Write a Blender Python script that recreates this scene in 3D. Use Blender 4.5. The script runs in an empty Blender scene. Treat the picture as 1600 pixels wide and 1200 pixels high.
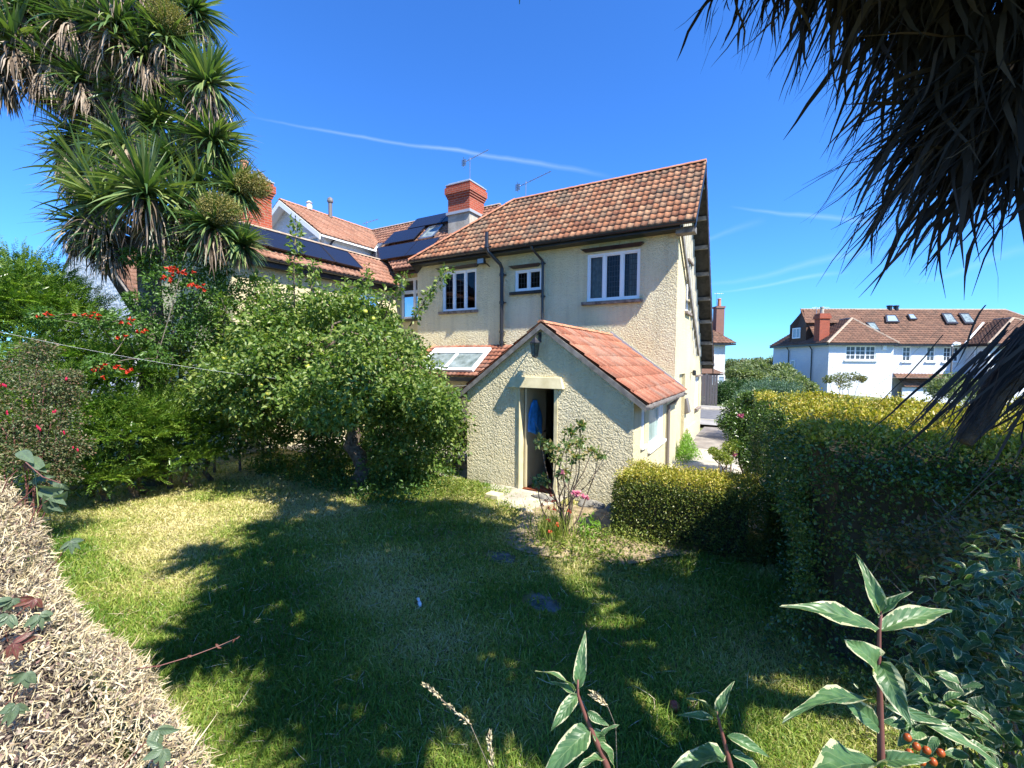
import bpy, math, random
import numpy as np
from mathutils import Vector, Matrix
R=math.radians; PI=math.pi
random.seed(7); rng=np.random.default_rng(11)
S=bpy.context.scene; COL=S.collection
# ------------------------------------------------------------------ camera
YAW,PIT,ROL,F=R(30),R(3.0),R(.4),680.0
EYE=np.array([0,0,2.4])
FW=np.array([-math.sin(YAW)*math.cos(PIT),math.cos(YAW)*math.cos(PIT),-math.sin(PIT)])
RT=np.array([math.cos(YAW),math.sin(YAW),0.]); UP=np.cross(RT,FW)
RT,UP=RT*math.cos(ROL)+UP*math.sin(ROL),UP*math.cos(ROL)-RT*math.sin(ROL)
cam=bpy.data.cameras.new('camera'); camo=bpy.data.objects.new('camera',cam); COL.objects.link(camo)
cam.sensor_width=36; cam.lens=F/1600*36; cam.clip_end=2000; cam.clip_start=.05
camo.matrix_world=Matrix(((RT[0],UP[0],-FW[0],0),(RT[1],UP[1],-FW[1],0),(RT[2],UP[2],-FW[2],2.4),(0,0,0,1)))
S.camera=camo
# ------------------------------------------------------------------ sun, sky, exposure
SUNV=Vector((1.5,-.45,2.0)).normalized()
sl=bpy.data.lights.new('sun','SUN'); sl.energy=5.0; sl.angle=R(.5); sl.color=(1,.95,.84)
so=bpy.data.objects.new('sun',sl); COL.objects.link(so); so.rotation_euler=SUNV.to_track_quat('Z','Y').to_euler()
W=bpy.data.worlds.new('World'); S.world=W; W.use_nodes=True
nt=W.node_tree; nt.nodes.clear()
def nd(t,typ,**k):
    n=t.nodes.new(typ)
    for a,b in k.items():
        if a.startswith('i_'): n.inputs[a[2:].replace('_',' ')].default_value=b
        else: setattr(n,a,b)
    return n
sky=nd(nt,'ShaderNodeTexSky',sky_type='NISHITA',sun_disc=False,sun_elevation=math.asin(SUNV.z),sun_rotation=math.atan2(SUNV.x,SUNV.y),air_density=1.0,dust_density=.15,ozone_density=4.5)
bg=nd(nt,'ShaderNodeBackground'); bg.inputs[1].default_value=.095
wo=nd(nt,'ShaderNodeOutputWorld'); nt.links.new(bg.outputs[0],wo.inputs[0])
def ray(x,y): return FW+RT*(x-800)/F+UP*(600-y)/F
# thin vapour trails high in the sky, placed by direction
tc=nd(nt,'ShaderNodeTexCoord'); 
last=sky.outputs[0]
hs=nd(nt,'ShaderNodeMix',data_type='RGBA',blend_type='MULTIPLY'); hs.inputs[0].default_value=1; hs.inputs[7].default_value=(.36,.80,1.38,1); nt.links.new(last,hs.inputs[6]); last=hs.outputs[2]
nz=nd(nt,'ShaderNodeTexNoise'); nz.inputs['Scale'].default_value=9; nz.inputs['Detail'].default_value=5; nt.links.new(tc.outputs['Generated'],nz.inputs['Vector'])
def wm(op,a,b=None,c=None,clamp=False):
    n=nd(nt,'ShaderNodeMath',operation=op,use_clamp=clamp)
    for i,v in enumerate((a,b,c)):
        if v is None: continue
        if isinstance(v,(int,float)): n.inputs[i].default_value=v
        else: nt.links.new(v,n.inputs[i])
    return n.outputs[0]
def dot(v):
    n=nd(nt,'ShaderNodeVectorMath',operation='DOT_PRODUCT'); nt.links.new(tc.outputs['Generated'],n.inputs[0]); n.inputs[1].default_value=tuple(v); return n.outputs['Value']
def trail(p,q,w,strength):
    global last
    a,b=ray(*p),ray(*q); a/=np.linalg.norm(a); b/=np.linalg.norm(b)
    n=np.cross(a,b); n/=np.linalg.norm(n); m=(a+b)/2; m/=np.linalg.norm(m); t=np.cross(n,m); half=abs(b@t)
    along=dot(t); 
    k=wm('DIVIDE',along,half)                     # -1..1 along
    prof=wm('SUBTRACT',1,wm('POWER',wm('ABSOLUTE',k),2.5),clamp=True)
    off=wm('ADD',dot(n),wm('MULTIPLY',wm('SUBTRACT',nz.outputs[0],.5),w*1.6))
    off=wm('ADD',off,wm('MULTIPLY',wm('SINE',wm('MULTIPLY',k,2.2)),w*.8))
    ww=wm('MULTIPLY',wm('ADD',wm('MULTIPLY',k,.35),.75),w)
    g=wm('SUBTRACT',1,wm('DIVIDE',wm('ABSOLUTE',off),ww),clamp=True)
    g=wm('MULTIPLY',wm('POWER',g,1.2),wm('MULTIPLY',prof,wm('ADD',.35,nz.outputs[0])))
    g=wm('MULTIPLY',g,strength,clamp=True)
    fr=wm('GREATER_THAN',dot(m),.3); g=wm('MULTIPLY',g,fr)
    mx=nd(nt,'ShaderNodeMix',data_type='RGBA'); nt.links.new(g,mx.inputs[0]); nt.links.new(last,mx.inputs[6]); mx.inputs[7].default_value=(6.2,7.2,8.2,1)
    last=mx.outputs[2]
trail((380,176),(965,282),.007,.2)
trail((1140,316),(1410,362),.008,.14)
trail((1090,442),(1420,395),.012,.08)
trail((1110,455),(1330,430),.006,.12)
trail((1060,382),(1200,350),.01,.06)
trail((1420,432),(1640,395),.012,.07)
nt.links.new(last,bg.inputs[0])
S.view_settings.view_transform='Standard'; S.view_settings.look='None'; S.view_settings.gamma=1
S.view_settings.exposure=1.25
# ------------------------------------------------------------------ helpers
def onX(x,y,X): d=ray(x,y); return EYE+d*(X/d[0])
def onY(x,y,Y): d=ray(x,y); return EYE+d*(Y/d[1])
def onZ(x,y,Z): d=ray(x,y); return EYE+d*((Z-2.4)/d[2])
def onD(x,y,D): return EYE+ray(x,y)*D
def onP(x,y,P,n):
    d=ray(x,y); P=np.array(P,float); n=np.array(n,float); return EYE+d*(((P-EYE)@n)/(d@n))
def proj(p):
    v=np.asarray(p,float)-EYE; z=v@FW; return 800+F*(v@RT)/z,600-F*(v@UP)/z,z
def thing(name,label,cat,loc=(0,0,0),group=None):
    o=bpy.data.objects.new(name,None); COL.objects.link(o); o.location=tuple(map(float,loc)); o['label']=label; o['category']=cat
    o.empty_display_size=.2
    if group: o['group']=group
    return o
def tag(o,label,cat,group=None):
    o['label']=label; o['category']=cat
    if group: o['group']=group
    return o
def link(name,me,parent=None):
    o=bpy.data.objects.new(name,me); COL.objects.link(o)
    if parent is not None:
        o.parent=parent; m=parent; t=Vector((0,0,0))
        while m is not None: t+=m.location; m=m.parent
        # children are built in world coordinates
        if parent.type=='EMPTY': o.matrix_parent_inverse=Matrix.Translation(-parent.location)
    return o
class MB:
    def __init__(s): s.v=[];s.f=[];s.m=[]
    def add(s,vs,fs,m=0):
        n=len(s.v); s.v+= [tuple(map(float,p)) for p in vs]; s.f+=[tuple(n+i for i in f) for f in fs]; s.m+=[m]*len(fs); return s
    def box(s,x0,x1,y0,y1,z0,z1,m=0,fr=None):
        P=[(x,y,z) for z in (z0,z1) for x,y in ((x0,y0),(x1,y0),(x1,y1),(x0,y1))]
        if fr: P=[fr(*p) for p in P]
        return s.add(P,[(0,3,2,1),(4,5,6,7),(0,1,5,4),(1,2,6,5),(2,3,7,6),(3,0,4,7)],m)
    def quad(s,a,b,c,d,m=0): return s.add([a,b,c,d],[(0,1,2,3)],m)
    def poly(s,P,m=0): return s.add(P,[tuple(range(len(P)))],m)
    def slab(s,P,d,m=0):
        "polygon P extruded by vector d"
        n=len(P); Q=[np.add(p,d) for p in P]
        return s.add(list(P)+Q,[tuple(range(n)),tuple(range(2*n-1,n-1,-1))]+[(i,i+n,(i+1)%n+n,(i+1)%n) for i in range(n)],m)
    def tube(s,pts,rad,n=8,m=0,cap=True):
        pts=[np.array(p,float) for p in pts]
        if not hasattr(rad,'__len__'): rad=[rad]*len(pts)
        base=len(s.v); V=[];Fc=[]; ref=None
        for i,p in enumerate(pts):
            t=(pts[min(i+1,len(pts)-1)]-pts[max(i-1,0)]); t=t/(np.linalg.norm(t)+1e-9)
            if ref is None: ref=np.array([0,0,1.]) if abs(t[2])<.9 else np.array([1.,0,0])
            u=np.cross(t,ref); u/=np.linalg.norm(u)+1e-9; w=np.cross(u,t); ref=w
            for k in range(n):
                a=2*PI*k/n; V.append(p+rad[i]*(u*math.cos(a)+w*math.sin(a)))
        for i in range(len(pts)-1):
            for k in range(n): Fc.append((i*n+k,i*n+(k+1)%n,(i+1)*n+(k+1)%n,(i+1)*n+k))
        if cap: Fc.append(tuple(range(n-1,-1,-1))); Fc.append(tuple((len(pts)-1)*n+k for k in range(n)))
        return s.add(V,Fc,m)
    def lathe(s,c,prof,n=12,m=0):
        V=[];Fc=[]
        for r,z in prof:
            for k in range(n): V.append((c[0]+r*math.cos(2*PI*k/n),c[1]+r*math.sin(2*PI*k/n),c[2]+z))
        for i in range(len(prof)-1):
            for k in range(n): Fc.append((i*n+k,i*n+(k+1)%n,(i+1)*n+(k+1)%n,(i+1)*n+k))
        Fc.append(tuple(range(n-1,-1,-1))); Fc.append(tuple((len(prof)-1)*n+k for k in range(n)))
        return s.add(V,Fc,m)
    def obj(s,name,mats,parent=None,smooth=False,bevel=0):
        me=bpy.data.meshes.new(name); me.from_pydata(s.v,[],s.f)
        if not isinstance(mats,(list,tuple)): mats=[mats]
        for m in mats: me.materials.append(m)
        me.polygons.foreach_set('material_index',s.m)
        if smooth: me.polygons.foreach_set('use_smooth',[True]*len(s.f))
        me.update()
        o=link(name,me,parent)
        if bevel:
            b=o.modifiers.new('b','BEVEL'); b.width=bevel; b.segments=2; b.limit_method='ANGLE'
        return o
def npmesh(name,V,Fa,mat,parent=None,rnd=None,uv=None,smooth=False,extra=None):
    "V (n,3); Fa (m,k) faces of equal size; rnd per-vertex float; uv per-vertex (n,2)"
    me=bpy.data.meshes.new(name); V=np.asarray(V,np.float32); Fa=np.asarray(Fa,np.int32); m,k=Fa.shape
    me.vertices.add(len(V)); me.vertices.foreach_set('co',V.ravel())
    me.loops.add(m*k); me.loops.foreach_set('vertex_index',Fa.ravel())
    me.polygons.add(m); me.polygons.foreach_set('loop_start',np.arange(0,m*k,k,dtype=np.int32))
    try: me.polygons.foreach_set('loop_total',np.full(m,k,np.int32))
    except Exception: pass
    if smooth: me.polygons.foreach_set('use_smooth',np.ones(m,bool))
    me.update(calc_edges=True)
    for nm,arr in (('rnd',rnd),)+tuple((extra or {}).items()):
        if arr is not None:
            a=me.attributes.new(nm,'FLOAT','POINT'); a.data.foreach_set('value',np.asarray(arr,np.float32))
    if uv is not None:
        a=me.attributes.new('luv','FLOAT_VECTOR','POINT'); u3=np.zeros((len(V),3),np.float32); u3[:,:2]=uv; a.data.foreach_set('vector',u3.ravel())
    me.materials.append(mat); return link(name,me,parent)
# ------------------------------------------------------------------ materials
def mat(name,col=(.5,.5,.5),rough=.7,metal=0,spec=.5,build=None):
    m=bpy.data.materials.new(name); m.use_nodes=True; t=m.node_tree; b=t.nodes['Principled BSDF']
    b.inputs['Base Color'].default_value=(*col,1); b.inputs['Roughness'].default_value=rough; b.inputs['Metallic'].default_value=metal; b.inputs['Specular IOR Level'].default_value=spec
    if build: build(t,b)
    return m
def ramp(t,fac,stops,interp='LINEAR'):
    r=t.nodes.new('ShaderNodeValToRGB'); r.color_ramp.interpolation=interp
    e=r.color_ramp.elements
    while len(e)<len(stops): e.new(.5)
    for x,(p,c) in zip(e,stops): x.position=p; x.color=(*c,1)
    t.links.new(fac,r.inputs[0]); return r.outputs[0]
def noise(t,scale,detail=4,rough=.55,vec=None,dist=0):
    n=t.nodes.new('ShaderNodeTexNoise'); n.inputs['Scale'].default_value=scale; n.inputs['Detail'].default_value=detail; n.inputs['Roughness'].default_value=rough; n.inputs['Distortion'].default_value=dist
    if vec is None:
        g=t.nodes.new('ShaderNodeNewGeometry'); vec=g.outputs['Position']
    t.links.new(vec,n.inputs['Vector']); return n.outputs[0]
def mixc(t,f,a,b,mode='MIX'):
    n=t.nodes.new('ShaderNodeMix'); n.data_type='RGBA'; n.blend_type=mode
    for i,v in ((0,f),(6,a),(7,b)):
        if isinstance(v,(int,float)): n.inputs[i].default_value=v
        elif isinstance(v,tuple): n.inputs[i].default_value=(*v,1)
        else: t.links.new(v,n.inputs[i])
    return n.outputs[2]
def mth(t,op,a,b=0,clamp=False):
    n=t.nodes.new('ShaderNodeMath'); n.operation=op; n.use_clamp=clamp
    for i,v in enumerate((a,b)):
        if isinstance(v,(int,float)): n.inputs[i].default_value=v
        else: t.links.new(v,n.inputs[i])
    return n.outputs[0]
def bump(t,b,h,strength=.5,dist=.01):
    n=t.nodes.new('ShaderNodeBump'); n.inputs['Strength'].default_value=strength; n.inputs['Distance'].default_value=dist
    t.links.new(h,n.inputs['Height']); t.links.new(n.outputs[0],b.inputs['Normal'])
def attr(t,name,out='Fac'):
    n=t.nodes.new('ShaderNodeAttribute'); n.attribute_name=name; return n.outputs[out]
def noisy(c1,c2,scale,bs=None,bstr=.4,bd=.01,detail=5,lo=.35,hi=.65):
    def f(t,b):
        t.links.new(ramp(t,noise(t,scale,detail),[(lo,c1),(hi,c2)]),b.inputs['Base Color'])
        if bs: bump(t,b,noise(t,bs,5,.6),bstr,bd)
    return f
def roughcast(c1,c2,size,amp,dirt=True):
    def f(t,b):
        g=t.nodes.new('ShaderNodeNewGeometry').outputs['Position']
        v=t.nodes.new('ShaderNodeTexVoronoi'); v.feature='SMOOTH_F1'; v.inputs['Scale'].default_value=size; v.inputs['Smoothness'].default_value=.6; v.inputs['Randomness'].default_value=1
        n0=t.nodes.new('ShaderNodeTexNoise'); n0.inputs['Scale'].default_value=size*.8; n0.inputs['Detail'].default_value=3; t.links.new(g,n0.inputs['Vector'])
        va=t.nodes.new('ShaderNodeVectorMath'); va.operation='MULTIPLY_ADD'; t.links.new(n0.outputs['Color'],va.inputs[0]); va.inputs[1].default_value=(.09,.09,.09); t.links.new(g,va.inputs[2])
        t.links.new(va.outputs[0],v.inputs['Vector'])
        h=mth(t,'ADD',mth(t,'MULTIPLY',v.outputs['Distance'],-1.0),mth(t,'MULTIPLY',noise(t,size*1.7,4,.6),.9))
        bump(t,b,h,1.0,amp)
        c=ramp(t,noise(t,.9,5,.6),[(.3,c1),(.7,c2)])
        if dirt:
            mp=t.nodes.new('ShaderNodeMapping'); mp.inputs['Scale'].default_value=(5,5,.35); t.links.new(g,mp.inputs[0])
            c=mixc(t,mth(t,'MULTIPLY',ramp(t,noise(t,1.0,5,.6,mp.outputs[0]),[(.45,(0,0,0)),(.8,(1,1,1))]),.38),c,(.34,.31,.22))
            sx=t.nodes.new('ShaderNodeSeparateXYZ'); t.links.new(g,sx.inputs[0])
            lowm=mth(t,'SUBTRACT',1,mth(t,'DIVIDE',sx.outputs[2],.45),True)
            c=mixc(t,mth(t,'MULTIPLY',mth(t,'MULTIPLY',lowm,noise(t,4,4)),.7),c,(.3,.29,.2))
        t.links.new(c,b.inputs['Base Color'])
    return f
M={}
M['cast']=mat('cream_roughcast',rough=.9,spec=.2,build=roughcast((.78,.68,.42),(.86,.77,.53),27,.034))
M['smoothcast']=mat('cream_render',rough=.9,spec=.2,build=roughcast((.6,.52,.32),(.68,.6,.38),34,.014))
M['whiteren']=mat('white_render',rough=.9,spec=.2,build=roughcast((.56,.59,.64),(.66,.68,.71),8,.02,False))
M['greyren']=mat('pale_roughcast',rough=.9,spec=.2,build=roughcast((.6,.6,.57),(.68,.67,.63),14,.02,False))
M['upvc']=mat('white_frame',(.8,.82,.84),.35)
M['black']=mat('black_paint',(.018,.018,.02),.4,build=noisy((.006,.006,.008),(.02,.019,.019),6,20,.2,.003))
M['pipe']=mat('black_pipe',(.02,.02,.024),.32)
M['greypipe']=mat('grey_brown_pipe',(.16,.14,.13),.4)
M['stone']=mat('cream_stone',rough=.9,spec=.2,build=noisy((.52,.45,.26),(.68,.6,.38),4,50,.5,.006))
M['cement']=mat('cement',rough=.9,build=noisy((.3,.27,.22),(.45,.41,.34),4,30,.5,.01))
M['sill']=mat('worn_sill',rough=.85,build=noisy((.08,.06,.05),(.3,.24,.2),9,30,.4,.006))
M['cames']=mat('window_lead',(.05,.055,.06),.6)
M['lead']=mat('lead_flashing',(.4,.42,.45),.5,.3)
M['wood']=mat('grey_timber',rough=.8,build=noisy((.12,.11,.1),(.24,.22,.2),9,30,.3,.004))
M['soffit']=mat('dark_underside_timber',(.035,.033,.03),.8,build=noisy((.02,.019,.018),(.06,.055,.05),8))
M['board']=mat('pale_boarding',rough=.8,build=noisy((.5,.48,.42),(.62,.6,.53),5))
def tile_mat(name,cols,mottle,mcol):
    def f(t,b):
        c=ramp(t,attr(t,'rnd'),[(i/(len(cols)-1),k) for i,k in enumerate(cols)])
        n=ramp(t,noise(t,1.3,6,.65),[(.5,(0,0,0)),(.66,(1,1,1))])
        c=mixc(t,mth(t,'MULTIPLY',n,mottle),c,mcol)
        n2=ramp(t,noise(t,28,5,.7),[(.52,(0,0,0)),(.7,(1,1,1))])
        c=mixc(t,mth(t,'MULTIPLY',n2,.45),c,(.34,.27,.19))
        n3=ramp(t,noise(t,60,3,.7),[(.4,(.72,.72,.72)),(.6,(1.1,1.1,1.1))])
        c=mixc(t,1.0,c,n3,'MULTIPLY')
        t.links.new(c,b.inputs['Base Color']); bump(t,b,noise(t,50,5,.7),.5,.006)
    return mat(name,rough=.85,spec=.25,build=f)
M['tile']=tile_mat('terracotta_tile',[(.23,.09,.05),(.36,.15,.075),(.42,.19,.1),(.46,.25,.14),(.27,.15,.09)],.75,(.15,.12,.085))
M['tile_red']=tile_mat('red_tile',[(.2,.07,.042),(.3,.105,.06),(.37,.17,.11)],.6,(.26,.19,.15))
M['tile_old']=tile_mat('weathered_tile',[(.2,.1,.07),(.3,.14,.09),(.36,.19,.13)],.4,(.16,.12,.09))
M['tile_brown']=tile_mat('brown_tile',[(.12,.065,.045),(.18,.09,.06),(.22,.115,.075)],.35,(.1,.07,.055))
M['ridge']=mat('ridge_tile',rough=.8,build=noisy((.42,.15,.08),(.5,.24,.13),6,40,.4,.005))
M['pale_ridge']=mat('cement_ridge',rough=.85,build=noisy((.28,.2,.14),(.4,.32,.24),5,40,.4,.005))
def brick(c1,c2,mortar,scale=1):
    def f(t,b):
        g=t.nodes.new('ShaderNodeNewGeometry').outputs['Position']; sx=t.nodes.new('ShaderNodeSeparateXYZ'); t.links.new(g,sx.inputs[0])
        cb=t.nodes.new('ShaderNodeCombineXYZ'); t.links.new(mth(t,'ADD',sx.outputs[0],sx.outputs[1]),cb.inputs[0]); t.links.new(sx.outputs[2],cb.inputs[1])
        k=t.nodes.new('ShaderNodeTexBrick'); t.links.new(cb.outputs[0],k.inputs['Vector']); k.inputs['Scale'].default_value=1
        k.inputs['Brick Width'].default_value=.225*scale; k.inputs['Row Height'].default_value=.075*scale; k.inputs['Mortar Size'].default_value=.009; k.inputs['Mortar Smooth'].default_value=.3
        k.inputs['Color1'].default_value=(*c1,1); k.inputs['Color2'].default_value=(*c2,1); k.inputs['Mortar'].default_value=(*mortar,1); k.inputs['Bias'].default_value=-.2
        c=mixc(t,mth(t,'MULTIPLY',ramp(t,noise(t,7,5,.7),[(.45,(0,0,0)),(.7,(1,1,1))]),.4),k.outputs[0],(.15,.07,.05))
        t.links.new(c,b.inputs['Base Color']); bump(t,b,mth(t,'ADD',mth(t,'MULTIPLY',k.outputs['Fac'],-1),mth(t,'MULTIPLY',noise(t,40),.4)),.6,.012)
    return f
M['brick']=mat('red_brick',rough=.85,spec=.2,build=brick((.38,.075,.035),(.30,.055,.03),(.36,.2,.15)))
M['brickb']=mat('brown_brick',rough=.85,spec=.2,build=brick((.24,.1,.07),(.2,.09,.07),(.3,.26,.22)))
def glass_mat(name,tint,refl=1.0,rough=.02):
    m=bpy.data.materials.new(name); m.use_nodes=True; t=m.node_tree; t.nodes.clear()
    o=t.nodes.new('ShaderNodeOutputMaterial'); mx=t.nodes.new('ShaderNodeMixShader'); tr=t.nodes.new('ShaderNodeBsdfTransparent'); gl=t.nodes.new('ShaderNodeBsdfGlossy')
    tr.inputs[0].default_value=(*tint,1); gl.inputs['Roughness'].default_value=rough; gl.inputs[0].default_value=(1,1,1,1)
    fr=t.nodes.new('ShaderNodeFresnel'); fr.inputs[0].default_value=1.5
    g=t.nodes.new('ShaderNodeNewGeometry').outputs['Position']; n=noise(t,1.5,2); bp=t.nodes.new('ShaderNodeBump'); bp.inputs['Strength'].default_value=.08; bp.inputs['Distance'].default_value=.03; t.links.new(n,bp.inputs['Height']); t.links.new(bp.outputs[0],gl.inputs['Normal'])
    t.links.new(mth(t,'MULTIPLY',fr.outputs[0],1.7*refl,True),mx.inputs[0]); t.links.new(tr.outputs[0],mx.inputs[1]); t.links.new(gl.outputs[0],mx.inputs[2]); t.links.new(mx.outputs[0],o.inputs[0]); return m
M['glass']=glass_mat('window_glass',(.5,.53,.52),.38)
M['frost']=mat('frosted_glass',(.2,.29,.27),.25,build=noisy((.12,.2,.19),(.3,.4,.37),2))
M['skyglass']=mat('rooflight_glass',(.2,.24,.25),.15,build=noisy((.09,.12,.11),(.3,.36,.37),5,lo=.3,hi=.75))
M['blueglass']=mat('blue_grey_glass',(.25,.33,.4),.12)
M['solar']=mat('solar_cells',(.012,.014,.025),.22,spec=.45)
M['alu']=mat('aluminium',(.4,.42,.44),.35,.9)
M['curtain']=mat('pale_curtain',(.55,.55,.5),.9,build=noisy((.42,.42,.38),(.6,.6,.55),9))
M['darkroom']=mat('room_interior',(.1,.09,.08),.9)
M['doorcream']=mat('cream_door_paint',(.52,.46,.3),.5,build=noisy((.46,.4,.26),(.55,.48,.32),3))
M['floorred']=mat('red_floor_tile',(.22,.06,.03),.5)
M['bluecloth']=mat('blue_bag_cloth',(.03,.25,.75),.45,build=noisy((.02,.2,.6),(.05,.32,.85),12,18,.6,.01))
M['teal']=mat('teal_paint',(.02,.3,.38),.5)
M['asphalt']=mat('asphalt',rough=.9,build=noisy((.1,.1,.105),(.15,.148,.15),2.5,90,.3,.004))
M['pave']=mat('pavement',rough=.9,build=noisy((.22,.21,.19),(.33,.31,.28),1.5,60,.3,.005))
M['drive']=mat('old_tarmac',rough=.92,build=noisy((.14,.12,.105),(.26,.23,.2),2.2,50,.6,.008))
M['conc']=mat('concrete_path',rough=.9,build=noisy((.3,.27,.22),(.44,.4,.33),2.5,40,.5,.006))
M['rock']=mat('grey_stone',rough=.9,build=noisy((.14,.13,.115),(.28,.26,.22),8,25,.8,.02))
M['slab']=mat('stepping_stone',rough=.95,build=noisy((.05,.06,.035),(.16,.16,.15),9,30,.8,.012))
M['bark']=mat('brown_bark',rough=.95,build=noisy((.07,.05,.035),(.2,.15,.11),14,30,1,.03))
M['palmbark']=mat('corky_bark',rough=.95,build=noisy((.08,.066,.05),(.2,.17,.13),9,22,1,.04))
M['darkbark']=mat('dark_bark',rough=.95,build=noisy((.03,.025,.022),(.08,.065,.055),14,30,1,.03))
M['twig']=mat('dark_twig_fill',rough=.9,build=noisy((.02,.022,.01),(.05,.04,.025),20))
M['drytwigcore']=mat('dry_twig_dark_core',rough=.95,build=noisy((.03,.02,.018),(.09,.06,.05),22,30,1,.03))
M['stemred']=mat('red_stem',(.14,.05,.04),.6)
M['stembrown']=mat('brown_stem',(.09,.06,.045),.7)
M['stemgreen']=mat('green_stem',(.16,.2,.06),.5)
def foliage(name,cols,rough=.45,trans=.35,tcol=None,spec=.45,patch=None,pscale=.8):
    m=bpy.data.materials.new(name); m.use_nodes=True; t=m.node_tree; b=t.nodes['Principled BSDF']; o=t.nodes['Material Output']
    c=ramp(t,attr(t,'rnd'),[(i/(len(cols)-1),k) for i,k in enumerate(cols)])
    if patch: c=mixc(t,ramp(t,noise(t,pscale,3),[(.42,(0,0,0)),(.62,(1,1,1))]),c,patch)
    t.links.new(c,b.inputs['Base Color']); b.inputs['Roughness'].default_value=rough; b.inputs['Specular IOR Level'].default_value=spec
    tl=t.nodes.new('ShaderNodeBsdfTranslucent'); t.links.new(mixc(t,1.0,c,tcol or (1.3,1.5,.5),'MULTIPLY'),tl.inputs[0])
    ad=t.nodes.new('ShaderNodeMixShader'); ad.inputs[0].default_value=trans
    t.links.new(b.outputs[0],ad.inputs[1]); t.links.new(tl.outputs[0],ad.inputs[2]); t.links.new(ad.outputs[0],o.inputs[0]); return m
L={}
L['apple']=foliage('apple_leaf',[(.045,.1,.016),(.095,.165,.028),(.165,.24,.048),(.27,.31,.085)],.45,.38)
L['yew']=foliage('yew_leaf',[(.05,.13,.014),(.11,.21,.022),(.18,.29,.035),(.28,.36,.06)],.5,.35)
L['cord']=foliage('palm_leaf',[(.04,.09,.035),(.075,.14,.05),(.13,.19,.06),(.26,.3,.11)],.36,.2,spec=.6)
L['dead']=foliage('dead_palm_leaf',[(.07,.05,.035),(.15,.11,.08),(.27,.21,.16),(.38,.31,.24)],.8,.1,(1,.9,.7),spec=.2)
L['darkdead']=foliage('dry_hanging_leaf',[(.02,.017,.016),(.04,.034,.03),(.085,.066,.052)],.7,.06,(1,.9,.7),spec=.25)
L['panicle']=foliage('flower_panicle',[(.22,.18,.05),(.3,.26,.09),(.2,.2,.07)],.8,.2)
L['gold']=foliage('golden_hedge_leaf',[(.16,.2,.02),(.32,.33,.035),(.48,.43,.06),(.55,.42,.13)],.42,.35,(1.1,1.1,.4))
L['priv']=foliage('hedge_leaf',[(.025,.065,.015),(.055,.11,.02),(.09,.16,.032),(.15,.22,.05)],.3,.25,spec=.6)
L['privlow']=foliage('low_hedge_leaf',[(.04,.075,.012),(.08,.12,.02),(.13,.16,.03),(.2,.2,.04)],.35,.25)
L['vine']=foliage('vine_leaf',[(.04,.1,.02),(.08,.16,.03),(.12,.22,.05)],.4,.35)
L['fuch']=foliage('fuchsia_leaf',[(.03,.055,.02),(.07,.1,.035),(.13,.15,.06),(.2,.1,.07)],.5,.25)
L['rose']=foliage('rose_leaf',[(.05,.1,.03),(.1,.17,.05),(.2,.23,.08),(.25,.18,.06)],.4,.35)
L['weed']=foliage('weed_leaf',[(.09,.14,.02),(.16,.22,.035),(.26,.3,.06),(.36,.33,.12)],.5,.4)
L['weedb']=foliage('bright_weed_leaf',[(.12,.24,.03),(.2,.34,.05)],.5,.4)
L['teal']=foliage('blue_conifer_leaf',[(.05,.11,.08),(.1,.18,.13),(.14,.23,.16)],.6,.2)
L['far']=foliage('distant_leaf',[(.07,.12,.035),(.12,.18,.055),(.17,.23,.075)],.6,.25,patch=(.2,.17,.07),pscale=.25)  # greens lightened so the leaf colour carries distance haze
L['olive']=foliage('distant_olive_leaf',[(.11,.15,.06),(.17,.22,.09),(.25,.28,.14)],.6,.25)  # pale olive, haze mixed into the leaf colour as well
L['darkfar']=foliage('dark_bush_leaf',[(.02,.055,.015),(.04,.09,.02),(.07,.13,.03)],.5,.2)
L['straw']=foliage('dry_twig',[(.24,.18,.11),(.5,.41,.24),(.66,.58,.37),(.4,.34,.26)],.8,.08,(1,.9,.7),spec=.2)
L['creeper']=foliage('creeper_leaf',[(.06,.1,.045),(.1,.15,.08),(.14,.05,.05)],.4,.25)
L['red']=foliage('scarlet_petal',[(.5,.035,.01),(.65,.07,.02),(.7,.14,.03)],.5,.25,(1.2,1,1))
L['pink']=foliage('pink_petal',[(.6,.14,.25),(.72,.25,.36),(.75,.4,.42)],.5,.3,(1.1,1,1))
L['crim']=foliage('crimson_flower',[(.5,.01,.06),(.6,.02,.12)],.5,.25,(1.2,1,1))
L['orange']=foliage('orange_berry',[(.35,.07,.01),(.5,.15,.02)],.4,.1,(1,1,1))
L['applefruit']=foliage('apple_skin',[(.42,.42,.06),(.55,.5,.12),(.5,.36,.1)],.4,.05,(1,1,1))
L['deadleaf']=foliage('dead_hedge_leaf',[(.18,.13,.1),(.36,.3,.22),(.5,.44,.34),(.2,.11,.1)],.8,.1,(1,.9,.7),spec=.2)
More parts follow.
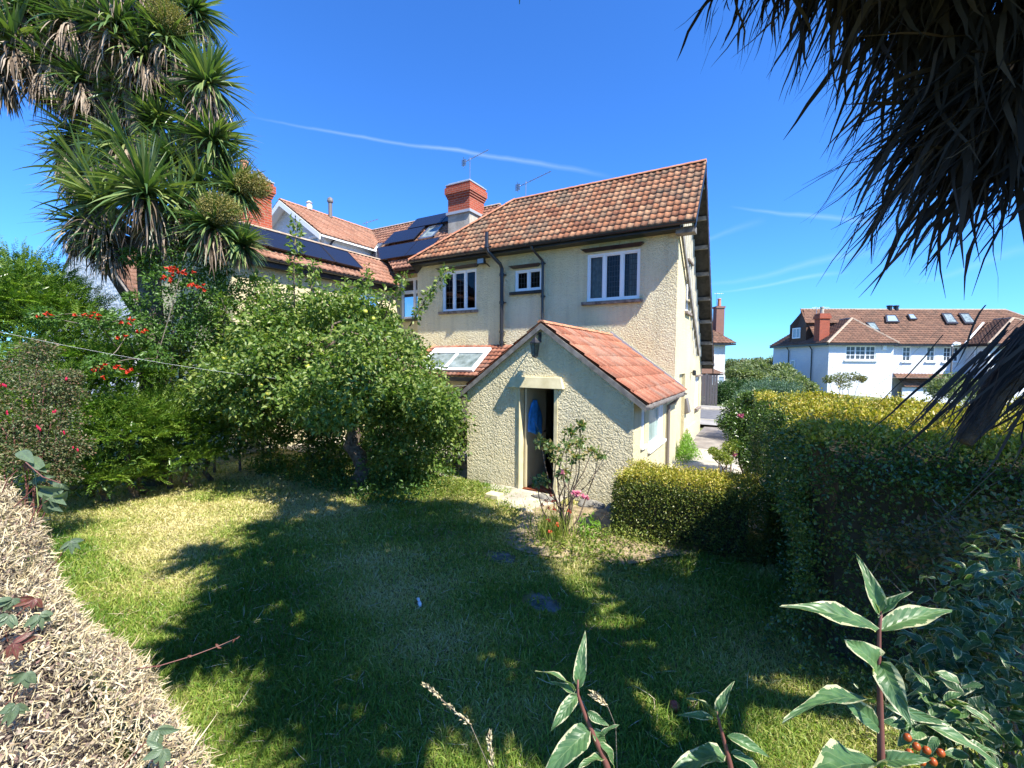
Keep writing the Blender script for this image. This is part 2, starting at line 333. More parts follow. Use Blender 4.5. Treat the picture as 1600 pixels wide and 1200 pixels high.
# ------------------------------------------------------------------ vegetation builders
def unit(v): return v/(np.linalg.norm(v,axis=-1,keepdims=True)+1e-9)
def rdir(n): return unit(rng.normal(size=(n,3)))
def leafmesh(P,D,size,aspect=.5,fold=.18,droop=.15,Nrm=None,seg=1):
    "arrays of folded leaves; returns V,F(tri),per-vertex leaf index"
    n=len(P); D=unit(D); 
    if Nrm is None: Nrm=rdir(n)+np.array([0,0,.8])
    Wd=unit(np.cross(D,Nrm)); N=unit(np.cross(Wd,D)); size=np.broadcast_to(size,(n,))[:,None]; w=size*aspect*.5
    v0=P; v1=P+D*size*.42+Wd*w+N*size*fold*.5; v2=P+D*size-N*size*droop; v3=P+D*size*.42-Wd*w+N*size*fold*.5
    V=np.stack([v0,v1,v2,v3],1).reshape(-1,3); i=np.arange(n)[:,None]*4
    Fa=np.concatenate([i+np.array([[0,1,2]]),i+np.array([[0,2,3]])],1).reshape(-1,3)
    return V,Fa,np.repeat(np.arange(n),4)
def leafobj(name,P,D,size,mt,parent=None,aspect=.5,rnd=None,Nrm=None,fold=.18,droop=.15):
    V,Fa,ix=leafmesh(P,D,size,aspect,fold,droop,Nrm)
    if rnd is None: rnd=rng.random(len(P))
    return npmesh(name,V,Fa,mt,parent,rnd=np.asarray(rnd)[ix])
def straps(P,D,Ln,wd,droop,seg=6,twist=.3,curl=0):
    "strap leaves bending under gravity; Ln,wd,droop arrays"
    n=len(P); D=unit(D); Ln=np.broadcast_to(Ln,(n,)); wd=np.broadcast_to(wd,(n,)); droop=np.broadcast_to(droop,(n,))
    up=np.tile([0,0,1.],(n,1)); W_=np.cross(D,up); bad=np.linalg.norm(W_,axis=1)<.05; W_[bad]=[1,0,0]; W_=unit(W_+rng.normal(size=(n,3))*twist)
    cur=P.copy(); d=D.copy(); V=[]; prof=[.55,1,1,.9,.65,.35,.06] if seg==6 else list(np.interp(np.linspace(0,1,seg+1),[0,.2,.7,1],[.6,1,.8,.06]))
    for k in range(seg+1):
        ww=(wd*prof[k]*.5)[:,None]; V.append(cur+W_*ww); V.append(cur-W_*ww)
        cur=cur+d*(Ln/seg)[:,None]; d=unit(d+np.array([0,0,-1.])*(droop/seg)[:,None]*2+(rng.normal(size=(n,3))*curl if curl else 0))
        if curl: W_=unit(W_+rng.normal(size=(n,3))*curl)
    V=np.stack(V,1).reshape(-1,3); m=2*(seg+1); i=np.arange(n)[:,None]*m
    q=np.array([[2*k,2*k+1,2*k+3,2*k+2] for k in range(seg)])
    Fa=(i[:,:,None]+q[None]).reshape(-1,4)
    return V,Fa,np.repeat(np.arange(n),m)
def strapobj(name,P,D,Ln,wd,droop,mt,parent=None,**k):
    V,Fa,ix=straps(P,D,Ln,wd,droop,**k); return npmesh(name,V,Fa,mt,parent,rnd=rng.random(len(P))[ix])
def rosette_dirs(n,axis,lo,hi):
    "directions around axis, polar angle from lo..hi degrees"
    a=rng.random(n)*2*PI; th=np.radians(lo+(hi-lo)*rng.random(n)**.8); ax=unit(np.array([axis],float))[0]
    u=unit(np.cross(ax,[.3,.9,.1])); w=np.cross(ax,u)
    return np.cos(th)[:,None]*ax+np.sin(th)[:,None]*(np.cos(a)[:,None]*u+np.sin(a)[:,None]*w)
def cordhead(c,axis,Ln,parent,n=130,green=L['cord'],dead=L['dead'],skirt=1.0,w=.05,nd_=70):
    c=np.array(c,float); D=rosette_dirs(n,axis,3,112)
    P=c+D*.03+np.array([0,0,.02])*rng.normal(size=(n,1)); 
    strapobj('leaf_head',P,D,Ln*rng.uniform(.75,1.05,n),w*rng.uniform(.7,1.1,n),rng.uniform(.1,.75,n)*(1-.5*np.clip(D[:,2],0,1)),green,parent)
    if skirt>0:
        m=nd_; a=rng.random(m)*2*PI; D=np.stack([np.cos(a),np.sin(a),rng.uniform(-.9,.0,m)],1)
        P=c+np.array([0,0,-.05])+np.stack([np.zeros(m),np.zeros(m),-rng.random(m)*.35*skirt],1)+D*.05
        strapobj('dead_leaf_skirt',P,D,Ln*skirt*rng.uniform(.6,1.0,m),w*.6*rng.uniform(.6,1,m),rng.uniform(1.1,2.2,m),dead,parent,curl=.1)
def clumpcloud(n,centres,rad,lsize,flat=.75,shell=.5):
    "leaf positions gathered in clumps; returns P, outward dirs"
    k=len(centres); idx=rng.integers(0,k,n); r=np.asarray(rad)[idx] if hasattr(rad,'__len__') else np.full(n,rad)
    d=rdir(n); rr=r*(shell+(1-shell)*rng.random(n)); off=d*rr[:,None]; off[:,2]*=flat
    return np.asarray(centres)[idx]+off,unit(off+rng.normal(size=(n,3))*.5*r[:,None]),idx
def crownpts(c,rad,k,jit=.9,inner=.55,zmin=None):
    "clump centres through an ellipsoid"
    d=rdir(k); rr=(inner+(1-inner)*rng.random(k)**.6); P=np.array(c)+d*rr[:,None]*np.array(rad)
    if zmin is not None: P=P[P[:,2]>zmin]
    return P
def spray(P,D,Ln,needle,mt,name,parent,per=18,aspect=.22,flat=True,up=.5):
    "feathery sprays: needles on both sides of each twig"
    n=len(P); D=unit(D); Wd=unit(np.cross(D,rdir(n)*.5+np.array([0,0,1.])));N=np.cross(Wd,D)
    t=np.linspace(.08,1,per)[None,:,None]; side=np.where(np.arange(per)%2==0,1,-1)[None,:,None]
    Ln=np.broadcast_to(Ln,(n,))[:,None,None]
    B=P[:,None]+D[:,None]*t*Ln-np.array([0,0,1.])*(t**2)*Ln*.18
    dd=unit(D[:,None]*.75+Wd[:,None]*side+N[:,None]*rng.normal(size=(n,per,1))*.3)
    sz=(needle*(1.15-.6*t))*np.ones((n,per,1)); 
    r=np.repeat(rng.random(n),per)*.7+rng.random(n*per)*.3
    return leafobj(name,B.reshape(-1,3),dd.reshape(-1,3),sz.reshape(-1),mt,parent,aspect=aspect,rnd=r,Nrm=np.repeat(N,per,0)+rng.normal(size=(n*per,3))*.3)
def boxsurf(n,x0,x1,y0,y1,z0,z1,faces):
    "random points with outward normals on named faces of a box, weighted by area"
    A={'T':(x1-x0)*(y1-y0),'F':(x1-x0)*(z1-z0),'B':(x1-x0)*(z1-z0),'L':(y1-y0)*(z1-z0),'R':(y1-y0)*(z1-z0)}
    w=np.array([A[f] for f in faces]); w=w/w.sum(); pick=rng.choice(len(faces),n,p=w); u,v=rng.random(n),rng.random(n)
    P=np.zeros((n,3));N=np.zeros((n,3))
    for i,f in enumerate(faces):
        k=pick==i
        if f=='T': P[k]=np.stack([x0+u[k]*(x1-x0),y0+v[k]*(y1-y0),np.full(k.sum(),z1)],1);N[k]=(0,0,1)
        if f in 'FB': P[k]=np.stack([x0+u[k]*(x1-x0),np.full(k.sum(),y0 if f=='F' else y1),z0+v[k]*(z1-z0)],1);N[k]=(0,-1 if f=='F' else 1,0)
        if f in 'LR': P[k]=np.stack([np.full(k.sum(),x0 if f=='L' else x1),y0+u[k]*(y1-y0),z0+v[k]*(z1-z0)],1);N[k]=(-1 if f=='L' else 1,0,0)
    return P,N
def lump(P,s,a):
    "smooth pseudo-noise displacement value"
    x,y,z=P.T*s
    return a*(np.sin(x*1.3+np.cos(y*1.7)*1.5)+np.sin(y*1.9+z*1.1+1.3)+np.sin(z*2.3+x*.7+2.1))/3
def limb(mb,pts,r0,r1,n=7,m=0,wob=.0):
    pts=[np.array(p,float) for p in pts]; k=max(2,len(pts)); 
    out=[]
    for i in range(len(pts)-1):
        for s in (0,.5) if i<len(pts)-2 else (0,.5,1):
            out.append(pts[i]*(1-s)+pts[i+1]*s+(rng.normal(size=3)*wob if 0<i+s<len(pts)-1 else 0))
    mb.tube(out,list(np.linspace(r0,r1,len(out))),n,m)
# ------------------------------------------------------------------ building pieces
def tile_roof(name,mt,parent,O,U,Vd,bounds,slope,tw=.16,tc=.27,amp=.022,step=.03,nx=5,lo=None):
    """roman tiles on a plane: O eaves origin, U along eaves, Vd up the slope (unit), bounds(v)->(umin,umax)"""
    O,U,Vd=map(lambda a:np.array(a,float),(O,U,Vd)); N=np.cross(U,Vd); N=N/np.linalg.norm(N)
    if N[2]<0: N=-N
    V=[];Fa=[];rn=[];b=0
    nr=int(math.ceil(slope/tc)); tcc=slope/nr
    for j in range(nr):
        v0=j*tcc; v1=(j+1)*tcc+.02; a0,a1=bounds(v0); c0,c1=bounds(min(slope,v0+tcc)); 
        i0=int(math.floor(min(a0,c0)/tw)); i1=int(math.ceil(max(a1,c1)/tw))
        for i in range(i0,i1):
            rnd=random.random(); lift=random.uniform(0,.008); jv=random.uniform(-.006,.006)+(random.random()<.012)*-.03
            us=[(i+k/nx)*tw for k in range(nx+1)]
            if max(us)<=min(a0,c0) or min(us)>=max(a1,c1): continue
            row=[]
            for (v,bb,h) in ((v0,(a0,a1),-.012),(v0,(a0,a1),step+lift),(v1,(c0,c1),.004)):
                for u in us:
                    uu=min(max(u,bb[0]),bb[1]); w=math.sin((u/tw%1)*2*PI)
                    w=w if w>0 else w*.35
                    row.append(O+U*uu+Vd*(v+(jv if v==v0 else 0))+N*(h+amp*w*(1 if h>-.01 else .8)+amp*.4))
            V+=row; rn+=[rnd]*len(row)
            for r_ in (0,1):
                for k in range(nx): Fa.append((b+r_*(nx+1)+k,b+r_*(nx+1)+k+1,b+(r_+1)*(nx+1)+k+1,b+(r_+1)*(nx+1)+k))
            b+=3*(nx+1)
    return npmesh(name,np.array(V),np.array(Fa),mt,parent,rnd=rn)
def wallpanel(mb,x0,x1,z0,z1,ops,fr,rev=.12,m=0):
    "wall in local (s,z) with openings [(a,b,c,d)]; fr(s,depth,z)->world; reveals go inwards (depth>0)"
    xs=sorted({x0,x1,*[o[0] for o in ops],*[o[1] for o in ops]}); zs=sorted({z0,z1,*[o[2] for o in ops],*[o[3] for o in ops]})
    for i in range(len(xs)-1):
        for j in range(len(zs)-1):
            cx,cz=(xs[i]+xs[i+1])/2,(zs[j]+zs[j+1])/2
            if any(o[0]<cx<o[1] and o[2]<cz<o[3] for o in ops): continue
            mb.quad(fr(xs[i],0,zs[j]),fr(xs[i+1],0,zs[j]),fr(xs[i+1],0,zs[j+1]),fr(xs[i],0,zs[j+1]),m)
    for a,b,c,d in ops:
        mb.quad(fr(a,0,c),fr(a,0,d),fr(a,rev,d),fr(a,rev,c),m); mb.quad(fr(b,0,c),fr(b,rev,c),fr(b,rev,d),fr(b,0,d),m)
        mb.quad(fr(a,0,d),fr(b,0,d),fr(b,rev,d),fr(a,rev,d),m); mb.quad(fr(a,0,c),fr(a,rev,c),fr(b,rev,c),fr(b,0,c),m)
def window(parent,fr,a,b,c,d,splits=(1/3,2/3),lead=(0,0),bar=.005,trans=None,dep=.06,fw=.055,name='window',glass=None,curt=None,leadskip=()):
    "casement window: frame mesh, child pane; fr(s,depth,z)->world"
    mb=MB(); f=lambda s0,s1,z0,z1,d0,d1: mb.box(s0,s1,d0,d1,z0,z1,0,fr)
    f(a,b,d-fw,d,dep-.035,dep+.04); f(a,b,c,c+fw,dep-.035,dep+.04); f(a,a+fw,c+fw,d-fw,dep-.035,dep+.04); f(b-fw,b,c+fw,d-fw,dep-.035,dep+.04)
    cuts=[a+fw]+[a+(b-a)*s for s in splits]+[b-fw]
    for s in cuts[1:-1]: f(s-.03,s+.03,c+fw,d-fw,dep-.032,dep+.038)
    cells=[(cuts[i]+(.03 if i else 0),cuts[i+1]-(.03 if i<len(cuts)-2 else 0),c+fw,d-fw) for i in range(len(cuts)-1)]
    if trans:
        z=c+(d-c)*trans; nc=[]
        for (s0,s1,z0,z1) in cells: f(s0,s1,z-.03,z+.03,dep-.03,dep+.036); nc+=[(s0,s1,z0,z-.03),(s0,s1,z+.03,z1)]
        cells=nc
    pn=MB(); ld=MB()
    for ci,(s0,s1,z0,z1) in enumerate(cells):
        g=.028 # sash
        for q in ((s0,s1,z1-g,z1),(s0,s1,z0,z0+g),(s0,s0+g,z0+g,z1-g),(s1-g,s1,z0+g,z1-g)): f(*q,dep-.018,dep+.03)
        s0+=g;s1-=g;z0+=g;z1-=g
        pn.quad(fr(s0,dep+.012,z0),fr(s1,dep+.012,z0),fr(s1,dep+.012,z1),fr(s0,dep+.012,z1))
        nx,nz=lead or (0,0)
        if nx and ci not in leadskip:
            for i in range(1,nx): x=s0+(s1-s0)*i/nx; ld.box(x-bar,x+bar,dep+.005,dep+.018,z0,z1,0,fr)
            for i in range(1,nz): z=z0+(z1-z0)*i/nz; ld.box(s0,s1,dep+.004,dep+.017,z-bar,z+bar,0,fr)
    o=mb.obj(name,M['upvc'],parent,bevel=.004)
    pn.obj('pane',glass or M['glass'],o)
    if ld.v:
        ld.obj('glazing_bars',M['cames'] if bar<.01 else M['upvc'],o)
    if curt:
        cm=MB()
        for s0,s1 in curt:
            k=14; cm=MB()
            for i in range(k):
                u0,u1=s0+(s1-s0)*i/k,s0+(s1-s0)*(i+1)/k
                cm.quad(fr(u0,dep+.14+.02*math.sin(i*1.9),c),fr(u1,dep+.14+.02*math.sin((i+1)*1.9),c),fr(u1,dep+.14+.02*math.sin((i+1)*1.9),d),fr(u0,dep+.14+.02*math.sin(i*1.9),d))
            cm.obj('curtain',M['curtain'],o,smooth=True)
    return o
def part_of(child,parent):
    "re-parent a world-built child mesh under a world-built part"
    child.parent=parent; child.matrix_parent_inverse=Matrix.Identity(4); return child
def frontY(Y): return lambda s,d,z:(s,Y+d,z)
def sideX(X): return lambda s,d,z:(X-d,s,z)      # wall facing +X, s runs along Y
def ridgeline(name,pts,mt,parent,r=.09,seg=.33):
    mb=MB(); pts=[np.array(p,float) for p in pts]
    for a,b in zip(pts[:-1],pts[1:]):
        Ln=np.linalg.norm(b-a); n=max(1,int(round(Ln/seg))); t=(b-a)/Ln
        side=np.cross(t,[0,0,1.]); side/=np.linalg.norm(side)+1e-9; up=np.cross(side,t)
        for i in range(n):
            p=a+t*Ln*i/n; q=a+t*(Ln*(i+1)/n+.02); V=[]
            for P_,rr in ((p,r*random.uniform(1.02,1.08)),(q,r*.96)):
                for k in range(7): an=PI*k/6; V.append(P_+side*math.cos(an)*rr+up*(math.sin(an)*rr*.75-.01))
            mb.add(V,[(k,k+1,k+8,k+7) for k in range(6)]+[tuple(range(6,-1,-1)),tuple(range(7,14))])
    return mb.obj(name,mt,parent)
def child_of(parent,name,mb,mats,**k):
    o=mb.obj(name,mats,None,**k); 
    if parent.type=='EMPTY': o.parent=parent; o.matrix_parent_inverse=Matrix.Translation(-parent.location)
    else: part_of(o,parent)
    return o
# ================================================================== the ground
def struct(o): o['kind']='structure'; return o
def sheet(name,x0,x1,y0,y1,z,mt,n=(2,2),hf=None):
    X,Y=np.meshgrid(np.linspace(x0,x1,n[0]),np.linspace(y0,y1,n[1])); Z=np.full(X.shape,float(z))
    if hf is not None: Z=Z+hf(X,Y)
    V=np.stack([X,Y,Z],-1).reshape(-1,3); i=np.arange(n[0]*n[1]).reshape(n[1],n[0])
    Fa=np.stack([i[:-1,:-1],i[:-1,1:],i[1:,1:],i[1:,:-1]],-1).reshape(-1,4); return struct(npmesh(name,V,Fa,mt,smooth=True))
def slope(X,Y):
    t=np.clip((X-1.5)/22,0,1); a=np.clip((Y-14)/10,0,1); return -1.7*t*t*(3-2*t)*a
def soilb(t,b):
    c=ramp(t,noise(t,1.1,6,.65),[(.3,(.09,.11,.025)),(.5,(.2,.18,.06)),(.66,(.36,.3,.14))])
    c=mixc(t,ramp(t,noise(t,30,4,.7),[(.35,(.4,.4,.4)),(.65,(1,1,1))]),mixc(t,.5,c,(.02,.03,.01)),c); t.links.new(c,b.inputs['Base Color']); bump(t,b,noise(t,40,5,.7),.8,.03)
M['soil']=mat('lawn_soil',rough=.95,spec=.1,build=soilb)
M['farland']=mat('rough_grassland',rough=.95,build=noisy((.07,.1,.03),(.16,.17,.06),.3))
sheet('ground',-400,600,-200,900,-.02,M['farland'],(251,276),lambda X,Y:slope(X,Y)-.02*(Y>0))
def lawn_h(X,Y): return .02*np.sin(X*1.3+.5)*np.cos(Y*1.1)+.012*np.sin(X*4+Y*3)
sheet('lawn',-11.5,6.5,-1.5,6.95,.012,M['soil'],(90,60),lawn_h)
def stripsheet(name,x0,x1,y0,y1,dz,mt): return sheet(name,x0,x1,y0,y1,dz,mt,(120,4),slope)
stripsheet('road',-120,160,19.2,24.0,.01,M['asphalt'])
stripsheet('pavement',-120,160,17.5,19.05,.10,M['pave'])
stripsheet('far_pavement',-120,160,24.15,25.4,.10,M['pave'])
for nm,y0,y1 in (('kerb',19.05,19.2),('kerb',24.0,24.15)):
    V=[];Fa=[]; xs=np.linspace(-120,160,120)
    for x in xs:
        z=float(slope(np.array([x]),np.array([(y0+y1)/2]))[0]); V+=[(x,y0,z-.02),(x,y0,z+.115),(x,y1,z+.115),(x,y1,z-.02)]
    for i in range(len(xs)-1):
        for k in range(3): Fa.append((i*4+k,i*4+k+1,i*4+k+5,i*4+k+4))
    struct(npmesh(nm,V,Fa,M['cement']))
M['drysoil']=mat('dry_bed_soil',rough=.95,spec=.1,build=noisy((.2,.15,.09),(.4,.32,.2),6,30,.8,.03))
_g=np.linspace(0,2*PI,40,endpoint=False); _r=1+.13*np.sin(_g*3+1)+.08*np.sin(_g*5); _V=[(-2.05,5.75,.034)]+[(-2.05+1.25*_r[i]*math.cos(_g[i]),min(6.98,5.75+1.0*_r[i]*math.sin(_g[i])),.03+.0*i) for i in range(40)]
struct(npmesh('soil',np.array(_V),np.array([(0,i+1,(i+1)%40+1) for i in range(40)]),M['drysoil']))
sheet('driveway',-1.84,2.2,12.9,17.5,.025,M['drive'],(12,12),lambda X,Y:.01*np.sin(X*3+Y))
sheet('concrete_path',-1.84,.6,7.0,12.9,.03,M['conc'],(12,12),lambda X,Y:.006*np.sin(X*4+Y*2))
sheet('courtyard',-11.3,-5.2,6.95,11.6,.02,M['conc'],(4,4))
# ================================================================== the cream house
H=thing('cream_house','cream roughcast house with orange tiled roof, brick chimney and gabled porch','house',(-5.9,13,0))
XR,XL,YW,YB=-1.84,-9.98,11.0,16.2
FR=frontY(YW); SX=sideX(XR)
w=MB()
ops=[(-8.93,-7.62,3.95,5.2),(-6.28,-5.42,4.4,5.0),(-4.1,-2.72,3.98,5.2)]
wallpanel(w,XL,XR,0,5.62,ops,FR,.13)
# side wall, gable shaped, with recesses
sops=[(12.3,12.95,3.75,5.05),(14.75,15.3,3.9,5.0),(14.7,15.6,.95,1.95),(11.65,12.6,.03,2.1)]
def gz(y): return 5.62+ (7.38-5.62)*(y-YW)/(12.15-YW) if y<12.15 else 7.38-(y-12.15)*1.27
ys=[YW,11.65,12.15,12.3,12.6,12.95,14.7,14.75,15.3,15.6,YB]
for i in range(len(ys)-1):
    y0,y1=ys[i],ys[i+1]; segs=[]
    base=[o for o in sops if o[0]<(y0+y1)/2<o[1]]; z=0
    for o in sorted(base,key=lambda o:o[2]): segs.append((z,o[2])); z=o[3]
    for a,b in segs:
        if b>a: w.quad((XR,y0,a),(XR,y1,a),(XR,y1,b),(XR,y0,b),1)
    w.quad((XR,y0,z),(XR,y1,z),(XR,y1,gz(y1)),(XR,y0,gz(y0)),1)
for a,b,c,d in sops:
    f=lambda s,q,z:(XR-q,s,z); r=.12
    w.quad(f(a,0,c),f(a,r,c),f(a,r,d),f(a,0,d),1); w.quad(f(b,0,c),f(b,0,d),f(b,r,d),f(b,r,c),1); w.quad(f(a,0,d),f(a,r,d),f(b,r,d),f(b,0,d),1); w.quad(f(a,0,c),f(b,0,c),f(b,r,c),f(a,r,c),1)
w.quad((XL,YW,0),(XL,YB,0),(XL,YB,5.62),(XL,YW,5.62),0); w.quad((XL,YB,0),(XR,YB,0),(XR,YB,2.3),(XL,YB,2.3),0)
w.quad((XL,YW,2.9),(XR,YW,2.9),(XR,YB,2.9),(XL,YB,2.9),2)   # first floor
w.box(XR,XR+.05,13.03,14.6,0,.55,1)                            # plinth
wall=w.obj('wall',[M['cast'],M['smoothcast'],M['darkroom']],H)
# windows
window(H,FR,-8.93,-7.62,3.95,5.2,(1/3,2/3),(2,6),leadskip=(2,))
window(H,FR,-6.28,-5.42,4.4,5.0,(.5,),(3,3))
window(H,FR,-4.1,-2.72,3.98,5.2,(1/3,2/3),(5,8),curt=[(-4.06,-3.72),(-3.05,-2.76)],leadskip=(0,))
window(H,SX,12.3,12.95,3.75,5.05,(),(2,4)); window(H,SX,14.75,15.3,3.9,5.0,(),()); window(H,SX,14.7,15.6,.95,1.95,(.5,),())
d=MB(); d.box(XR-.12,XR-.08,11.65,12.6,.03,2.1); d.obj('side_door',M['doorcream'],H,bevel=.004)
# lintels, sills
def lintel(a,b,z,h=.07,fl=.1,dp=.16):
    m=MB(); m.add([(a,YW-dp,z+h),(b,YW-dp,z+h),(b-fl,YW-.06,z),(a+fl,YW-.06,z),(a,YW,z+h),(b,YW,z+h),(b-fl,YW,z),(a+fl,YW,z)],[(0,3,2,1),(0,1,5,4),(3,7,6,2),(0,4,7,3),(1,2,6,5)])
    return m.obj('lintel',M['black'],H)
lintel(-9.1,-7.5,5.24); lintel(-6.42,-5.44,5.04); lintel(-4.24,-2.62,5.25)
for a,b,z,mt in ((-9.05,-7.55,3.87,'sill'),(-6.42,-5.4,4.3,'black'),(-4.22,-2.64,3.88,'sill')):
    m=MB(); m.box(a,b,YW-.09,YW+.05,z,z+.085); m.obj('sill',M[mt],H,bevel=.012)
for a,b,z in ((12.22,13.03,5.05),(14.68,15.37,5.0),(14.62,15.68,1.95)):
    m=MB(); m.box(XR-.02,XR+.09,a,b,z,z+.06); m.obj('lintel',M['sill'],H,bevel=.008)
for a,b,z in ((12.22,13.03,3.68),(14.62,15.68,.88)):
    m=MB(); m.box(XR-.02,XR+.08,a,b,z,z+.07); m.obj('sill',M['sill'],H,bevel=.008)
m=MB(); m.box(XR,XR+.34,14.55,14.6,4.6,4.98); m.obj('alarm_box',M['teal'],H,bevel=.01)
m=MB(); m.lathe((XR+.1,13.6,2.02),[(.03,0),(.055,.03),(.05,.14),(.02,.16)],10); m.tube([(XR,13.6,2.1),(XR+.08,13.6,2.1)],.015,6); m.obj('wall_light',M['black'],H)
m=MB(); m.add([(XR,12.62,.98),(XR,12.95,.98),(XR+.13,12.95,1.02),(XR+.13,12.62,1.02),(XR,12.62,1.42),(XR,12.95,1.42),(XR+.05,12.95,1.42),(XR+.05,12.62,1.42)],[(0,3,2,1),(0,1,5,4),(1,2,6,5),(2,3,7,6),(3,0,4,7),(4,5,6,7)]); m.obj('boiler_cowl',M['greypipe'],H,bevel=.02)
# roof: near slope (hipped at the left), back slope sweeping low, gable overhang at right
XV=-1.41; ZE,YE,ZR,YR=5.58,10.58,7.45,12.15; XH=-6.96; XE=-9.95
Lr=math.hypot(YR-YE,ZR-ZE); Vd=(0,(YR-YE)/Lr,(ZR-ZE)/Lr)
roof=tile_roof('roof',M['tile'],H,(0,YE,ZE),(1,0,0),Vd,lambda v:(XE+(XH-XE)*v/Lr,XV),Lr,tw=.165,tc=.235)
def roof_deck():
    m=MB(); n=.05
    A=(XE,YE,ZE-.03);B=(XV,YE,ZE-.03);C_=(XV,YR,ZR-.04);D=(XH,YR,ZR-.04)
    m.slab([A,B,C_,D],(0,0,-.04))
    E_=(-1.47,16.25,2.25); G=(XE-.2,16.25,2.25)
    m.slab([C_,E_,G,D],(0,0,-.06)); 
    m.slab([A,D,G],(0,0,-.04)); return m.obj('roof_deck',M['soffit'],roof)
roof_deck()
Lb=math.hypot(16.25-YR,ZR-2.25); tile_roof('back_roof',M['tile_old'],H,(0,16.25,2.27),(1,0,0),(0,-(16.25-YR)/Lb,(ZR-2.25)/Lb),lambda v:(XE+(XH-XE)*v/Lb,XV-.04*(1-v/Lb)),Lb,tw=.33,tc=.3,nx=4)
ridgeline('ridge_tiles',[(XV,YR,ZR+.01),(XH,YR,ZR+.01)],M['ridge'],roof,.085)
ridgeline('hip_tiles',[(XE,YE,ZE+.02),(XH,YR,ZR+.02)],M['ridge'],roof,.095)
# gable boarding, barge board, brackets
m=MB()
for i in range(14):
    y=11.35+i*.33; z1=gz(y)-.02; z0=5.62-(y-11.3)*.1-max(0,(y-11.3))*1.0
    z0=max(z0,2.6); 
    if z1>z0: m.box(XR+.003,XR+.04,y,y+.07,z0,z1,0)
m.obj('gable_boarding',M['board'],H)
m=MB(); m.slab([(XR+.045,11.0,5.62),(XR+.045,11.0,5.42),(XR+.045,14.75,2.6),(XR+.045,14.75,2.8)],(.05,0,0)); m.obj('gable_trim',M['wood'],H)
m=MB(); m.slab([(XV,YE,ZE-.05),(XV,YR,ZR-.05),(XV,YR,ZR-.2),(XV,YE,ZE-.2)],(-.03,0,0)); m.slab([(XV,YR,ZR-.05),(-1.47,16.25,2.2),(-1.47,16.25,2.0),(XV,YR,ZR-.24)],(-.03,0,0)); m.obj('barge_board',M['black'],H)
for i in range(8):
    m=MB(); t=(i+.5)/8; y=YR+(16.25-YR)*t; z=ZR-(ZR-2.25)*t-.12; m.box(XR,XV-.05,y-.04,y+.04,z-.13,z-.02); m.obj('bracket',M['wood'],H,bevel=.006)
for i in range(2): m=MB(); y=11.0+i*.6; z=ZE+(y-YE)*1.19-.16; m.box(XR,XV-.04,y-.04,y+.04,z-.1,z); m.obj('bracket',M['wood'],H,bevel=.006)
m=MB(); m.box(XR-.02,XV-.03,10.72,11.0,5.36,5.5); m.obj('eaves_box',M['wood'],H,bevel=.006)
# gutters and pipes
def gutter(name,a,b,r,mt,parent,lip=(0,0)):
    a,b=np.array(a,float),np.array(b,float); t=(b-a)/np.linalg.norm(b-a); s=np.cross(t,[0,0,1.]); V=[]
    prof=[(math.cos(x),math.sin(x)) for x in np.linspace(PI,2*PI,8)]
    for p in (a,b):
        for k in (1,.9):
            for c,q in prof: V.append(p+s*c*r*k+np.array([0,0,1.])*q*r*k)
    n=8; Fc=[(i,i+1,2*n+i+1,2*n+i) for i in range(n-1)]+[(n+i+1,n+i,3*n+i,3*n+i+1) for i in range(n-1)]+[tuple(range(n)),tuple(range(2*n,3*n))]
    m=MB(); m.add(V,Fc); L_=np.linalg.norm(b-a)
    for i in range(int(L_)+1):
        p=a+t*min(L_,i+.3); m.tube([p+s*r*1.05*math.cos(x)+np.array([0,0,1.])*r*1.08*math.sin(x) for x in np.linspace(PI,2*PI,7)],.009,5)
    return m.obj(name,mt,parent)
gutter('gutter',(XE-.03,YE-.03,ZE-.02),(XV+.02,YE-.03,ZE-.02),.055,M['pipe'],H)
m=MB(); m.box(XE,XR+.1,YE+.06,YE+.09,ZE-.12,ZE-.03); m.box(XE,XR,YE+.09,YW+.02,ZE-.12,ZE-.1); m.obj('fascia',M['black'],H)
def pipe(name,pts,r,mt,parent,coll=()):
    m=MB(); m.tube(pts,r,10)
    for z,x,y in coll: m.tube([(x,y,z-.04),(x,y,z+.04)],r*1.3,10); m.box(x-r*1.9,x+r*1.9,y+r*.6,y+r*1.6,z-.015,z+.015)
    return m.obj(name,mt,parent,smooth=False)
pipe('soil_pipe',[(-6.92,10.5,6.05),(-6.92,10.5,5.62),(-6.9,10.52,5.52),(-6.68,10.83,5.2),(-6.66,10.9,5.08),(-6.66,10.9,2.75)],.055,M['pipe'],H,[(5.66,-6.92,10.5),(4.9,-6.66,10.9),(4.1,-6.66,10.9),(3.25,-6.66,10.9),(2.95,-6.66,10.9)])
pipe('downpipe',[(-5.52,10.55,5.5),(-5.5,10.58,5.42),(-5.37,10.9,5.18),(-5.36,10.93,5.1),(-5.36,10.93,3.0)],.036,M['pipe'],H,[(5.1,-5.36,10.93),(4.2,-5.36,10.93)])
m=MB(); m.box(-7.42,-7.16,10.72,10.8,5.24,5.42); m.box(-7.36,-7.2,10.8,10.88,5.26,5.36); m.tube([(-7.18,10.86,5.28),(-7.14,11,5.2)],.02,6); fl=m.obj('floodlight',M['black'],H,bevel=.01)
m=MB(); m.box(-7.395,-7.185,10.716,10.719,5.265,5.395); m.obj('lamp_glass',M['blueglass'],fl)
